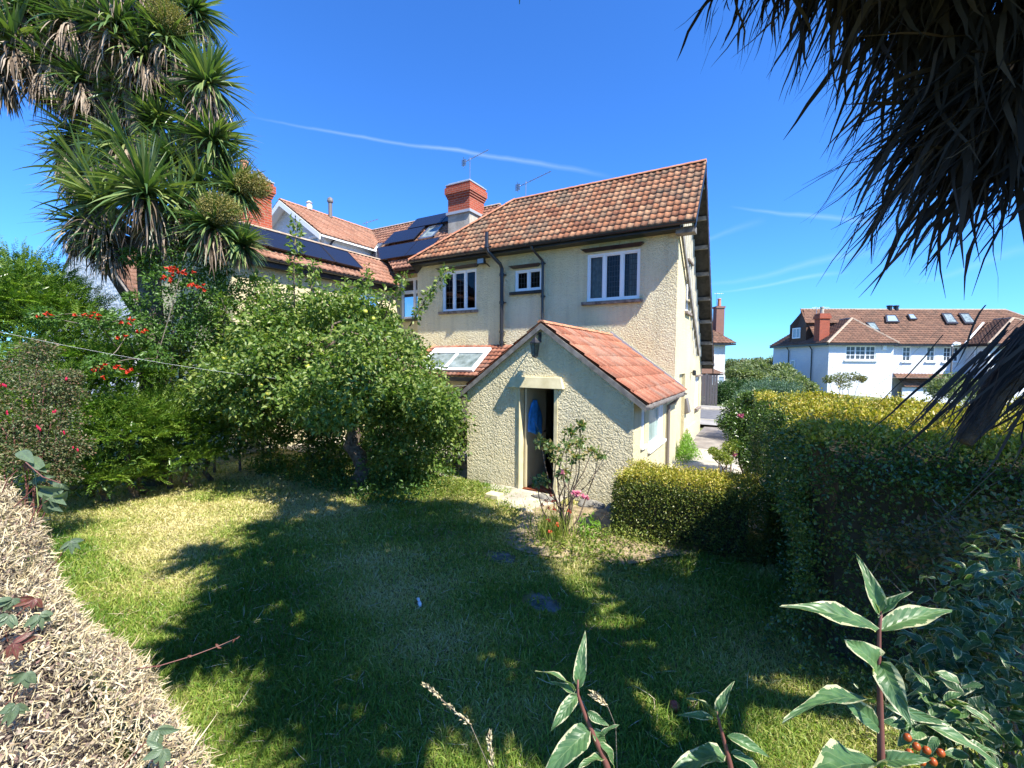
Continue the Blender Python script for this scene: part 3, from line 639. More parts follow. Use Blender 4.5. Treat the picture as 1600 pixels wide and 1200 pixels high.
# chimney
def chimney(parent,x0,x1,y0,y1,z0,zb,z1,brickm,base=M['cement']):
    m=MB(); m.box(x0,x1,y0,y1,zb+.08,z1-.52)
    for k in range(3): e=.03+.03*k; m.box(x0-e,x1+e,y0-e,y1+e,z1-.52+k*.075,z1-.445+k*.075)
    m.box(x0-.09,x1+.09,y0-.09,y1+.09,z1-.295,z1-.15); m.box(x0-.05,x1+.05,y0-.05,y1+.05,z1-.15,z1-.07)
    c=m.obj('chimney',brickm,parent)
    b=MB(); b.box(x0-.0,x1+.0,y0-.0,y1+.0,z0,zb-.02); b.obj('chimney_base',base,c)
    b=MB(); b.box(x0-.06,x1+.06,y0-.06,y1+.06,zb-.02,zb+.08); b.obj('flashing',M['lead'],c,bevel=.01); b=MB(); b.box(x0-.07,x1+.07,y0-.07,y1+.07,z1-.07,z1-.03); b.box(x0,x1,y0,y1,z1-.03,z1+.03); b.obj('chimney_cap',M['lead'],c,bevel=.01)
    return c
ch=chimney(H,-9.97,-9.03,12.6,13.5,5.6,7.6,8.68,M['brick'])
def aerial(parent,base,h,boom,blen,n,el,name='aerial',plate=False,mt=M['alu']):
    m=MB(); b=np.array(base,float); top=b+np.array([0,0,h]); m.tube([b,top],.018,6)
    bd=unit(np.array([boom],float))[0]; s=unit(np.cross([bd],[0,0,1.]))[0]; p0=top-np.array([0,0,.08])-bd*blen*.25; m.tube([p0,p0+bd*blen],.012,5)
    for i in range(n): q=p0+bd*blen*(i+.5)/n; m.tube([q-s*el,q+s*el],.006,4)
    if plate:
        for zz in (-.12,-.04,.04,.12):
            for xx in (-.1,.1): q=p0+np.array([0,0,zz]); m.tube([q-s*.16,q+s*.16],.009,4)
        m.box(p0[0]-.09,p0[0]+.09,p0[1]-.01,p0[1]+.01,p0[2]-.11,p0[2]+.11)
    return m.obj(name,mt,parent)
aerial(ch,(-9.3,13.0,8.65),1.0,(.55,.35,.35),1.0,8,.12,plate=True)
aerial(H,(-7.35,13.6,6.9),1.75,(.8,.3,.35),1.25,9,.1,plate=True)
# ------------------------------------------------------------------ porch built onto the back
PY,PL,PR=7.0,-5.06,-1.78; PA=(-3.42,3.0); zl=zr=1.8
PF=frontY(PY)
w=MB(); dx0,dx1,dz=-3.86,-3.18,1.92
w.quad(PF(PL,0,0),PF(dx0,0,0),PF(dx0,0,dz),PF(PL,0,dz)); w.quad(PF(dx1,0,0),PF(PR,0,0),PF(PR,0,dz),PF(dx1,0,dz))
w.add([PF(PL,0,dz),PF(PR,0,dz),PF(PR,0,zr),PF(PA[0],0,PA[1]),PF(PL,0,zl)],[])
def roofz(x): return zl+(PA[1]-zl)*(x-PL)/(PA[0]-PL) if x<PA[0] else PA[1]-(PA[1]-zr)*(x-PA[0])/(PR-PA[0])
w=MB(); xs=[PL,dx0,PA[0],dx1,PR]
for a,b in zip(xs[:-1],xs[1:]):
    lo=dz if dx0-.01<(a+b)/2<dx1+.01 else 0
    w.quad(PF(a,0,lo),PF(b,0,lo),PF(b,0,roofz(b)),PF(a,0,roofz(a)))
w.quad((PL,PY,0),(PL,YW,0),(PL,YW,zl),(PL,PY,zl))
SP=sideX(PR); wops=[(7.52,7.78,.95,1.6),(8.1,9.45,.8,1.65)]
wallpanel(w,PY,YW,0,zr,wops,SP,.1,1)
w.poly([(PL+.02,10.9,0),(PR-.02,10.9,0),(PR-.02,10.9,zr-.05),(PA[0],10.9,PA[1]-.1),(PL+.02,10.9,zl-.05)],2); w.box(PL+.05,PR-.05,PY+.1,YW-.1,.0,.02,3); 
for q in ((dx0,1),(dx1,-1)): w.quad(PF(q[0],0,0),PF(q[0],.14,0),PF(q[0],.14,dz),PF(q[0],0,dz),4)
w.quad(PF(dx0,0,dz),PF(dx1,0,dz),PF(dx1,.14,dz),PF(dx0,.14,dz),4)
w.quad((PL,PY+.14,0),(PL,PY+.14,1.8),(dx0,PY+.14,1.8),(dx0,PY+.14,0),2); w.quad((PR-.1,PY+.14,0),(PR-.1,PY+.14,1.8),(dx1,PY+.14,1.8),(dx1,PY+.14,0),2)
w.quad((-3.0,PY+.15,0),(-3.0,YW-.2,0),(-3.0,YW-.2,2.5),(-3.0,PY+.15,2.5),2)
porch=w.obj('porch',[M['cast'],M['smoothcast'],M['darkroom'],M['floorred'],M['stone']],H)
def PW(*a,**k): 
    o=window(porch,*a,**k); return o
PW(SP,7.52,7.78,.95,1.6,(),(),dep=.05,glass=M['frost']); PW(SP,8.1,9.45,.8,1.65,(.8,),(),dep=.05,glass=M['frost'])
m=MB(); m.box(PR,PR+.06,8.02,9.5,.74,.8); m.box(PR,PR+.05,7.48,7.82,.9,.95); m.obj('window_sill',M['upvc'],porch,bevel=.006)
m=MB(); m.box(dx0-.02,dx0-.0,PY-.03,PY+.0,0.02,dz); m.box(dx0-.07,dx0,PY-.012,PY,0.02,dz); m.box(dx1,dx1+.07,PY-.012,PY,0.02,dz); m.obj('door_surround',M['stone'],porch,bevel=.004)
m=MB(); a,b=-4.1,-2.98; m.add([PF(a,-.09,dz),PF(b,-.09,dz),PF(b-.06,-.05,dz+.2),PF(a+.06,-.05,dz+.2),PF(a,0,dz),PF(b,0,dz),PF(b-.06,0,dz+.2),PF(a+.06,0,dz+.2)],[(0,1,2,3),(0,4,5,1),(1,5,6,2),(2,6,7,3),(3,7,4,0)]); m.obj('door_lintel',M['stone'],porch,bevel=.008)
m=MB(); m.box(dx0+.02,dx0+.06,PY+.13,PY+.98,.03,dz-.02); dr=m.obj('door',M['doorcream'],porch,bevel=.004)
m=MB(); m.tube([(dx0+.06,PY+.9,1.0),(dx0+.1,PY+.9,1.0),(dx0+.1,PY+.8,1.0)],.01,6); m.obj('handle',M['black'],porch)
# porch roof
ov=.075
def slopeP(side):
    sx=1 if side=='R' else -1; xe=(PR if sx>0 else PL)+sx*.2; ax,az=PA[0],PA[1]+.07
    k=(az-(zr+.07))/abs((PR if sx>0 else PL)-ax); ze=az-k*abs(xe-ax); Ls=math.hypot(xe-ax,az-ze)
    return xe,ze,ax,az,Ls,np.array([(ax-xe)/Ls,0,(az-ze)/Ls])
for sd in 'RL':
    xe,ze,ax,az,Ls,vd=slopeP(sd); y0,y1=PY-ov,(10.98 if sd=='R' else 10.98)
    def bd(v,xe=xe,vd=vd,sd=sd):
        x=xe+vd[0]*v
        if sd=='L': return (y0,10.98)
        return (y0,10.98)
    pr_=tile_roof('porch_roof',M['tile_red'],porch,(xe,0,ze),(0,1,0),vd,bd,Ls,tw=.12,tc=.36,amp=.02,step=.026,nx=4)
    m=MB(); m.slab([(xe,y0,ze-.02),(xe,y1,ze-.02),(ax,y1,az-.02),(ax,y0,az-.02)],(0,0,-.05)); m.slab([(xe,y0-.012,ze+.0),(ax,y0-.012,az+.0),(ax,y0-.012,az-.1),(xe,y0-.012,ze-.1)],(0,.02,0)); m.obj('porch_roof_board',M['wood'],porch)
ridgeline('porch_ridge',[(PA[0],PY-ov,PA[1]+.09),(PA[0],10.95,PA[1]+.09)],M['tile_red'] if 0 else M['ridge'],porch,.07,.4)
xe,ze,ax,az,Ls,vd=slopeP('R'); gutter('porch_gutter',(xe+.03,PY-ov,ze-.03),(xe+.03,10.7,ze-.03),.05,M['greypipe'],porch)
pipe('porch_downpipe',[(xe+.03,9.72,ze-.06),(xe-.02,9.72,ze-.16),(PR+.05,9.72,ze-.24),(PR+.05,9.72,.05)],.036,M['greypipe'],porch)
# flashing where the porch roof meets the wall
m=MB(); m.slab([(ax,10.985,az+.12),(xe-.05,10.985,ze+.12),(xe-.05,10.985,ze-.02),(ax,10.985,az-.0)],(0,-.03,0)); m.obj('roof_flashing',M['lead'],porch)
# lantern on the gable
m=MB(); lx,ly,lz=-3.47,PY-.2,2.62
m.tube([(lx,PY,lz+.2),(lx,PY-.06,lz+.25),(lx,ly+.05,lz+.26),(lx,ly,lz+.2)],.012,6); m.box(lx-.03,lx+.03,PY-.015,PY,lz+.12,lz+.3)
m.lathe((lx,ly,lz),[(.02,.2),(.05,.16),(.1,.11),(.1,.095)],6); m.lathe((lx,ly,lz-.14),[(.02,-.02),(.055,0),(.055,.015)],6)
for k in range(6): an=k*PI/3; m.tube([(lx+.055*math.cos(an),ly+.055*math.sin(an),lz-.13),(lx+.09*math.cos(an),ly+.09*math.sin(an),lz+.1)],.006,4)
m.obj('lantern',M['black'],porch)
m=MB(); m.lathe((lx,ly,lz-.13),[(.05,0),(.085,.22)],6); m.obj('lantern_glass',M['glass'],porch)
# lean-to roof with rooflight, left of the porch
lt=MB(); xl0,xl1=-9.6,-4.95; ly0,lz0,ly1,lz1=9.7,1.98,10.97,2.86
for a,b,c,d in ((xl0+.2,PL,9.95,10.0),): lt.box(a,b,c,d,0,1.95)
lean=lt.obj('lean_to',[M['smoothcast']],H)
Ll=math.hypot(ly1-ly0,lz1-lz0); vdl=np.array([0,(ly1-ly0)/Ll,(lz1-lz0)/Ll]); nl=np.array([0,-vdl[2],vdl[1]])
tile_roof('lean_to_roof',M['tile_red'],lean,(0,ly0,lz0),(1,0,0),vdl,lambda v:(xl0+.35*v/Ll,-4.98),Ll,tw=.14,tc=.22,amp=.016)
def lp(x,v,h): p=np.array([x,ly0,lz0])+vdl*v+nl*h; return tuple(p)
m=MB(); x0,x1=-9.0,-6.9
for (a,b,c,d) in ((x0,x1,.16,.26),(x0,x1,1.02,1.3),(x0,x0+.1,.26,1.02),(x1-.1,x1,.26,1.02),(-7.98,-7.9,.26,1.02)):
    m.add([lp(a,c,.03),lp(b,c,.03),lp(b,d,.03),lp(a,d,.03),lp(a,c,.1),lp(b,c,.1),lp(b,d,.1),lp(a,d,.1)],[(0,3,2,1),(4,5,6,7),(0,1,5,4),(1,2,6,5),(2,3,7,6),(3,0,4,7)])
rl=m.obj('rooflight',M['upvc'],lean,bevel=.005)
m=MB()
for a,b in ((x0+.1,-7.98),(-7.9,x1-.1)): m.slab([lp(a,.24,.05),lp(b,.24,.05),lp(b,1.03,.05),lp(a,1.03,.05)],tuple(nl*.02))
m.obj('rooflight_glass',M['skyglass'],lean)
ridgeline('lean_to_ridge',[(-5.9,10.2,2.62),(-5.9,10.95,2.75)],M['ridge'],lean,.12,.4); ridgeline('lean_to_verge',[(xl0,ly0,lz0+.02),(xl0+.35,ly1,lz1+.02)],M['ridge'],lean,.07,.4)
m=MB(); m.box(xl0,PL,9.66,9.7,1.84,1.96); m.obj('lean_to_fascia',M['black'],lean)
# washing line wire from porch wall handled later
M['dkglass']=mat('dark_window_glass',(.05,.06,.075),.15)
# ================================================================== the attached house on the left
NB=thing('neighbouring_house','attached cream house with black solar panels on its roofs and a white gabled loft','house',(-13,11,0))
m=MB(); RY=frontY(11.6)
wallpanel(m,-11.35,XL,0,5.6,[(-11.3,-10.15,3.87,5.3)],RY,.1)
WX=sideX(-11.35); wallpanel(m,5.9,11.6,0,5.0,[(9.75,10.65,4.0,4.6)],WX,.1)
m.quad((-16,5.9,0),(-11.35,5.9,0),(-11.35,5.9,5.0),(-16,5.9,5.0)); m.quad((-16,5.9,0),(-16,14,0),(-16,14,5),(-16,5.9,5))
m.quad((-16,6,2.9),(-11.36,6,2.9),(-11.36,11.5,2.9),(-16,11.5,2.9),1); m.quad((-11.5,11.62,2.9),(-8.5,11.62,2.9),(-8.5,15,2.9),(-11.5,15,2.9),1)
m.quad((-11.6,14.5,0),(-8.4,14.5,0),(-8.4,14.5,6),(-11.6,14.5,6),1)
m.quad((-11.35,5.9,5),(-12.29,5.9,6.0),(-15,5.9,6.0),(-16,5.9,5))
m.obj('wall',[M['smoothcast'],M['darkroom']],NB)
window(NB,RY,-11.3,-10.15,3.87,5.3,(.52,),(),trans=.66,fw=.06); window(NB,WX,9.75,10.65,4.0,4.6,(.5,),())
m=MB(); m.box(-11.34,-10.1,11.5,11.62,3.78,3.87); m.obj('sill',M['black'],NB,bevel=.01)
# wing roof facing right
WE=(-11.05,5.0); WR=(-12.29,6.04); Lw=math.hypot(WE[0]-WR[0],WR[1]-WE[1]); vw=((WR[0]-WE[0])/Lw,0,(WR[1]-WE[1])/Lw)
wr=tile_roof('wing_roof',M['tile_old'],NB,(WE[0],0,WE[1]),(0,1,0),vw,lambda v:(5.6,11.25+v*.45),Lw,tw=.165,tc=.235)
m=MB(); m.slab([(WE[0],5.6,4.97),(WE[0],11.3,4.97),(WR[0],12.0,6.0),(WR[0],5.6,6.0)],(0,0,-.05)); m.slab([(WR[0],5.6,6.0),(WR[0],14,6.0),(-16.2,14,5.9),(-16.2,5.6,5.9)],(0,0,-.08)); m.obj('roof_deck',M['wood'],wr)
ridgeline('ridge_tiles',[(WR[0],5.6,WR[1]+.02),(WR[0],12.0,WR[1]+.02)],M['tile_old'] if 0 else M['pale_ridge'],wr,.08)
gutter('gutter',(WE[0]+.02,5.6,WE[1]-.03),(WE[0]+.02,11.1,WE[1]-.03),.065,M['pipe'],NB)
m=MB(); m.box(WE[0]-.1,WE[0]-.05,5.6,11.2,4.78,4.96); m.box(-11.36,WE[0]-.1,5.6,11.2,4.78,4.8); m.obj('fascia',M['black'],NB)
pipe('downpipe',[(-11.02,8.05,4.9),(-11.25,8.05,4.7),(-11.27,8.05,.2)],.04,M['pipe'],NB)
nw=unit(np.array([[ -vw[2]*-1,0,-vw[0]]]))[0]
def wp(y,v,h): return tuple(np.array([WE[0],y,WE[1]])+np.array(vw)*v+nw*h)
for i in range(4):
    y=5.72+i*1.03; m=MB(); m.slab([wp(y,.32,.12),wp(y+1.0,.32,.12),wp(y+1.0,1.28,.12),wp(y,1.28,.12)],tuple(nw*.04)); pn=m.obj('solar_panel',M['solar'],NB,bevel=.004)
    q=MB()
    for yy in (y,y+1.0): q.tube([wp(yy,.32,.165),wp(yy,1.28,.165)],.012,4)
    q.tube([wp(y,.32,.165),wp(y+1.0,.32,.165)],.012,4); q.tube([wp(y,1.28,.165),wp(y+1.0,1.28,.165)],.012,4); q.obj('panel_frame',M['pipe'],pn)
# main roof behind
NE_=(11.22,5.56); NR=(13.78,8.08); Ln_=math.hypot(NR[0]-NE_[0],NR[1]-NE_[1]); vn=np.array([0,(NR[0]-NE_[0])/Ln_,(NR[1]-NE_[1])/Ln_]); nn=np.array([0,-vn[2],vn[1]])
nr=tile_roof('main_roof',M['tile_old'],NB,(0,NE_[0],NE_[1]),(1,0,0),vn,lambda v:(-11.3-v*1.09,-8.5),Ln_,tw=.165,tc=.235)
m=MB(); m.slab([(-11.2,NE_[0],NE_[1]-.03),(-8.5,NE_[0],NE_[1]-.03),(-8.5,NR[0],NR[1]-.03),(-15.2,NR[0],NR[1]-.03)],(0,0,-.06)); m.slab([(-8.5,NR[0],NR[1]-.03),(-8.5,16.3,5.6),(-17,16.3,5.6),(-17,NR[0],NR[1]-.03)],(0,0,-.06)); m.obj('roof_deck',M['wood'],nr)
ridgeline('ridge_tiles',[(-8.5,NR[0],NR[1]+.02),(-15.2,NR[0],NR[1]+.02)],M['pale_ridge'],nr,.08)
gutter('gutter',(-11.2,NE_[0]-.02,NE_[1]-.04),(-9.95,NE_[0]-.02,NE_[1]-.04),.06,M['pipe'],NB)
m=MB(); m.box(-11.3,-9.9,11.3,11.33,5.36,5.54); m.obj('fascia',M['black'],NB)
def npnt(x,v,h): return tuple(np.array([x,NE_[0],NE_[1]])+vn*v+nn*h)
for x,v,wd,hh in ((-13.1,.55,2.05,.95),(-11.02,.55,1.0,.95),(-13.0,1.75,1.6,.9),(-12.35,2.72,1.7,.78),(-10.62,2.72,.68,.78)):
    m=MB(); m.slab([npnt(x,v,.13),npnt(x+wd,v,.13),npnt(x+wd,v+hh,.13),npnt(x,v+hh,.13)],tuple(nn*.04)); m.obj('solar_panel',M['solar'],NB,bevel=.004)
for x,v in ((-11.25,1.78),(-13.9,1.1)):
    m=MB(); a,b,c,d=x,x+.72,v,v+.92
    for q in ((a,b,c,c+.09),(a,b,d-.09,d),(a,a+.08,c,d),(b-.08,b,c,d)): m.slab([npnt(q[0],q[2],.04),npnt(q[1],q[2],.04),npnt(q[1],q[3],.04),npnt(q[0],q[3],.04)],tuple(nn*.07))
    r_=m.obj('rooflight',M['alu'],NB); m=MB(); m.slab([npnt(a+.05,c+.05,.05),npnt(b-.05,c+.05,.05),npnt(b-.05,d-.05,.05),npnt(a+.05,d-.05,.05)],tuple(nn*.03)); m.obj('pane',M['skyglass'],r_)
# white gabled loft
GY=9.9; gx0,gx1,gax=-17.2,-13.2,-15.15; gze,gza=6.75,8.05
m=MB(); m.poly([(gx0,GY,5.9),(gx1,GY,5.9),(gx1,GY,gze),(gax,GY,gza-.1),(gx0,GY,gze)]); m.quad((gx1,GY,5.9),(gx1,13.6,5.9),(gx1,13.6,gze),(gx1,GY,gze)); lo=m.obj('loft_wall',M['whiteren'],NB)
window(NB,frontY(GY-.05),-13.95,-13.4,5.95,6.7,(),(),dep=.02,glass=M['blueglass'])
window(NB,frontY(GY-.05),-15.9,-15.1,6.1,6.9,(.5,),(),dep=.02,glass=M['blueglass'])
for sgn,xe in ((1,gx1+.25),(-1,gx0-.25)):
    Lg=math.hypot(xe-gax,gza-gze+.16); vd=((gax-xe)/Lg,0,(gza-gze+.16)/Lg)
    tile_roof('loft_roof',M['tile_old'],NB,(xe,0,gze-.13),(0,1,0),vd,(lambda v:(GY-.35,11.9+v*.95)),Lg,tw=.165,tc=.235)
    m=MB(); m.slab([(xe,GY-.37,gze-.14),(gax,GY-.37,gza+.03),(gax,GY-.37,gza-.17),(xe,GY-.37,gze-.33)],(0,.04,0)); m.slab([(xe,GY-.33,gze-.16),(gax,GY-.33,gza-.0),(gax,GY+4,gza-.0),(xe,GY+4,gze-.16)],(0,0,-.05)); m.obj('barge_board',M['upvc'],NB)
ridgeline('loft_ridge',[(gax,GY-.35,gza+.05),(gax,NR[0],gza+.05)],M['ridge'],NB,.08)
pipe('loft_downpipe',[(-12.98,10.2,6.6),(-13.1,10.15,6.5),(-13.15,10.05,6.3),(-13.15,10.05,5.9)],.035,M['pipe'],NB)
m=MB(); x,y=-15.0,11.55; m.tube([(x,y,8.0),(x,y,8.62)],.075,10); m.lathe((x,y,8.6),[(.11,0),(.12,.05),(.1,.15),(.03,.2)],10); m.obj('flue',M['greypipe'],NB)
m=MB(); x,y=-15.1,10.7; m.lathe((x,y,8.08),[(.1,0),(.11,.15),(.07,.2),(.12,.26),(.04,.32)],10); m.obj('ridge_finial',M['whiteren'],NB)
aerial(NB,(-15.15,13.5,8.1),.35,(.6,.5,.3),.7,5,.1)
c2=chimney(NB,-13.9,-13.0,7.05,7.95,5.7,5.85,7.75,M['brick'])
m=MB(); m.lathe((-13.25,7.3,7.76),[(.12,0),(.1,.3),(.13,.33),(.12,.38)],10); m.obj('chimney_pot',M['ridge'],c2)
# pigeon on the chimney
bc=np.array([-13.12,7.75,7.78]); m=MB()
m.tube([bc+(-.02,.14,.02),bc+(0,.07,.06),bc+(0,0,.1),bc+(0,-.07,.13),bc+(0,-.1,.18),bc+(0,-.13,.2),bc+(0,-.165,.19)],[.01,.04,.065,.055,.03,.028,.006],8)
m.tube([bc+(.02,0,.06),bc+(.02,0,0)],.006,5); m.tube([bc+(-.02,0,.06),bc+(-.02,0,0)],.006,5)
b_=m.obj('pigeon',M['greypipe'],None,smooth=True); tag(b_,'small grey pigeon perched on the red brick chimney beside the cordyline','bird')
# ================================================================== white house far left
LH=thing('white_house','white rendered house with brown roof, half hidden behind the cordyline on the left','house',(-20,6,0))
m=MB(); y=6.0; m.poly([(-26,y,0),(-17.3,y,0),(-17.3,y,3.7),(-19.2,y,5.2),(-21.6,y,6.7),(-26,y,4.2)]); m.quad((-17.3,y,0),(-17.3,14,0),(-17.3,14,3.7),(-17.3,y,3.7)); m.quad((-26,14,0),(-26,6,0),(-26,6,4.2),(-26,14,4.2)); m.obj('wall',M['whiteren'],LH)
a_=np.array([-17.0,0,3.55]); b2=np.array([-21.6,0,6.85]); Lq=np.linalg.norm(b2-a_); tile_roof('roof',M['tile_brown'],LH,(a_[0],0,a_[2]),(0,1,0),(b2-a_)/Lq,lambda v:(6.35,14),Lq,tw=.33,tc=.3,nx=4)
a_=np.array([-26.3,0,4.0]); Lq=np.linalg.norm(b2-a_); tile_roof('roof',M['tile_brown'],LH,(a_[0],0,a_[2]),(0,1,0),(b2-a_)/Lq,lambda v:(6.0,14),Lq,tw=.33,tc=.3,nx=4)
m=MB(); m.slab([(-17.0,6.3,3.5),(-21.6,6.3,6.78),(-21.6,14,6.78),(-17.0,14,3.5)],(0,0,-.05)); m.slab([(-26.3,5.95,3.95),(-21.6,5.95,6.78),(-21.6,14,6.78),(-26.3,14,3.95)],(0,0,-.05)); m.obj('roof_deck',M['wood'],LH)
chimney(LH,-22.5,-21.8,6.3,7.0,5.5,5.7,7.45,M['brickb'])
# ================================================================== the far pair of white houses (right), own frame
GA=R(30-2.5); E1=np.array([math.cos(GA),math.sin(GA),0]); E2=np.array([-math.sin(GA),math.cos(GA),0])
O3=onD(1294.5,560,37.0); O3[2]=0
def K(s,t,z): p=O3+E1*s+E2*t; return (p[0],p[1],z)
def at(px,py,t):
    p=onP(px,py,O3+E2*t,E2); q=p-O3; return float(q@E1),float(p[2])
def c6(x,y): return (1200+x/4,450+y/4)
ZB=-1.9
sA,zeA=at(*c6(378,345),0); sA2,_=at(*c6(787,350),0); sB0,_=at(*c6(1240,350),1.9); sB1=sB0+.2; zeave=zeA
FH=thing('white_house','long white semi-detached house across the road with brown tiled roofs and five rooflights','house',K(8,5,ZB))
FT=lambda t:(lambda s,d,z:K(s,t+d,z))
rec=1.9; send=24.0; dep=8.5
def wins(lst,t):
    out=[]
    for a,b,c,d in lst:
        s0,z1=at(*c6(a,c),t); s1,z0=at(*c6(b,d),t); out.append((s0,s1,z0,z1))
    return out
wA=wins([(487,672,360,452)],0); wR=wins([(842,892,365,460),(993,1043,365,460),(1097,1190,368,462)],rec); wB=wins([(1545,1640,385,455)],0)
m=MB(); wallpanel(m,0,sA2,ZB,zeave,wA,FT(0),.1); wallpanel(m,sA2,sB0,ZB,zeave,wR,FT(rec),.1); wallpanel(m,sB0,send,ZB,zeave,wB,FT(0),.1)
sideop=[]
m.quad(K(sA2,0,ZB),K(sA2,rec,ZB),K(sA2,rec,zeave),K(sA2,0,zeave)); m.quad(K(sB0,0,ZB),K(sB0,rec,ZB),K(sB0,rec,zeave),K(sB0,0,zeave))
m.quad(K(0,0,ZB),K(0,dep,ZB),K(0,dep,zeave),K(0,0,zeave)); m.quad(K(send,0,ZB),K(send,dep,ZB),K(send,dep,zeave),K(send,0,zeave)); m.quad(K(0,dep,ZB),K(send,dep,ZB),K(send,dep,zeave),K(0,dep,zeave))
m.quad(K(.1,.3,1.2),K(send-.1,.3,1.2),K(send-.1,dep-.1,1.2),K(.1,dep-.1,1.2),1)
m.obj('wall',[M['whiteren'],M['darkroom']],FH)
for lst,t,nsp in ((wA,0,3),(wR,rec,1),(wB,0,2)):
    for i,(a,b,c,d) in enumerate(lst):
        sp=(1/3,2/3) if nsp==3 else ((.5,) if (nsp==2 or i==2) else ())
        window(FH,FT(t),a,b,c,d,sp,(2,3),fw=.07,bar=.022,glass=M['dkglass'])
        q=MB(); q.box(a-.12,b+.12,t-.12,t,c-.1,c,0,K); q.obj('sill',M['whiteren'],FH)
# side window and pipes
SL=lambda s,d,z:K(d,s,z)
window(FH,lambda s,d,z:K(-.1+d,s,z),4.6,5.3,1.4,2.7,(),(2,3),fw=.07,glass=M['blueglass'])
for t_,z_ in ((2.1,zeave-.1),(5.6,zeave-.1)): 
    q=MB(); q.tube([K(-.35,t_,z_),K(-.1,t_,z_-.4),K(-.1,t_,ZB)],.05,6); q.obj('downpipe',M['pipe'],FH)
q=MB(); q.tube([K(sB0-.1,1.0,zeave),K(sB0-.1,1.0,ZB)],.045,6); q.obj('downpipe',M['upvc'],FH)
q=MB(); q.tube([K(sA2+.08,rec-.1,zeave),K(sA2+.08,rec-.1,ZB)],.045,6); q.obj('downpipe',M['upvc'],FH)
# roofs
def planeroof(name,O,a,b,top0,top1,mt=M['tile_brown'],parent=FH,tw=.3,tc=.3):
    """eaves from a to b (s,t,z), top edge top0..top1"""
    a,b,c,d=[np.array(K(*p)) for p in (a,b,top0,top1)]; U=(b-a)/np.linalg.norm(b-a); w_=c-a; v=w_-U*(w_@U); Lx=np.linalg.norm(v); v/=Lx; LU=np.linalg.norm(b-a); u0=(c-a)@U; u1=(d-a)@U
    return tile_roof(name,mt,parent,a,U,v,lambda q:(u0*q/Lx,LU+(u1-LU)*q/Lx),Lx,tw=tw,tc=tc,amp=.03,step=.035,nx=4)
ze=zeave+.02; ridge_t=5.4; sr0,zr0=at(*c6(205,143),ridge_t); sr1,zr1=at(*c6(1482,128),ridge_t); zr=(zr0+zr1)/2
mr=planeroof('main_roof',None,(-.0,rec-.35,ze),(send,rec-.35,ze),(sr0,ridge_t,zr),(sr1,ridge_t,zr))
planeroof('main_roof',None,(send+.3,rec-.35,ze),(send+.3,dep+.3,ze),(sr1,ridge_t,zr),(sr1,ridge_t+.01,zr))
m=MB(); m.poly([K(0,rec-.35,ze-.05),K(send,rec-.35,ze-.05),K(sr1,ridge_t,zr-.05),K(sr0,ridge_t,zr-.05)]); m.poly([K(2.5,dep+.3,ze-.05),K(send,dep+.3,ze-.05),K(sr1,ridge_t,zr-.05),K(sr0,ridge_t,zr-.05)]); m.obj('roof_deck',M['wood'],mr)
m=MB(); m.tube([K(sr0,ridge_t,zr),K(sr1,ridge_t,zr)],.1,6); m.tube([K(sr1,ridge_t,zr),K(send+.3,rec-.35,ze)],.1,6); m.obj('ridge_tiles',M['tile_brown'] if 0 else M['pale_ridge'],mr)
# hip roof of the left wing
apS,apZ=at(*c6(525,190),2.2); oh=.35
def hip(s0,s1,aps,apt,apz,back,nm):
    f=planeroof(nm,None,(s0-oh,-oh,ze),(s1+oh,-oh,ze),(aps,apt,apz),(aps+.01,apt,apz)); 
    planeroof(nm,None,(s0-oh,back,ze),(s0-oh,-oh,ze),(aps,back,apz),(aps,apt,apz))
    planeroof(nm,None,(s1+oh,-oh,ze),(s1+oh,back,ze),(aps,apt,apz),(aps,back,apz))
    m=MB(); 
    for a,b in (((s0-oh,-oh,ze),(aps,apt,apz)),((s1+oh,-oh,ze),(aps,apt,apz)),((aps,apt,apz),(aps,back,apz))):
        m.tube([K(*a),K(*b)],.11,6)
    m.obj('hip_tiles',M['pale_ridge'],f)
    m=MB(); m.poly([K(s0-oh,-oh,ze-.04),K(s1+oh,-oh,ze-.04),K(aps,apt,apz-.05)]); m.poly([K(s0-oh,-oh,ze-.04),K(aps,apt,apz-.05),K(aps,back,apz-.05),K(s0-oh,back,ze-.04)]); m.poly([K(s1+oh,-oh,ze-.04),K(aps,apt,apz-.05),K(aps,back,apz-.05),K(s1+oh,back,ze-.04)]); m.obj('roof_deck',M['wood'],f)
    m=MB(); m.box(s0-oh,s1+oh,-oh,-oh+.08,ze-.2,ze-.02,0,K); m.box(s0-oh,s0-oh+.08,-oh,back,ze-.2,ze-.02,0,K); m.box(s1+oh-.08,s1+oh,-oh,rec,ze-.2,ze-.02,0,K); m.obj('gutter',M['black'],f)
    return f
hip(0,sA2-.2,apS,2.2,apZ,8.6,'wing_roof')
bS,bZ=at(*c6(1532,188),2.6); hip(sB0,sB0+(bS-sB0)*2,bS,2.6,bZ,4.2,'wing_roof')
m=MB(); s_,z_=at(*c6(1228,352),rec-.4); s2,z2=at(*c6(1338,218),rec+1.6); m.tube([K(s_,rec-.45,ze+.06),K(s2,rec+1.5,z2)],.08,6); m.obj('valley_flashing',M['upvc'],FH)
m=MB(); m.box(sA2,sB0,rec-.42,rec-.34,ze-.18,ze-.02,0,K); m.obj('gutter',M['black'],FH)
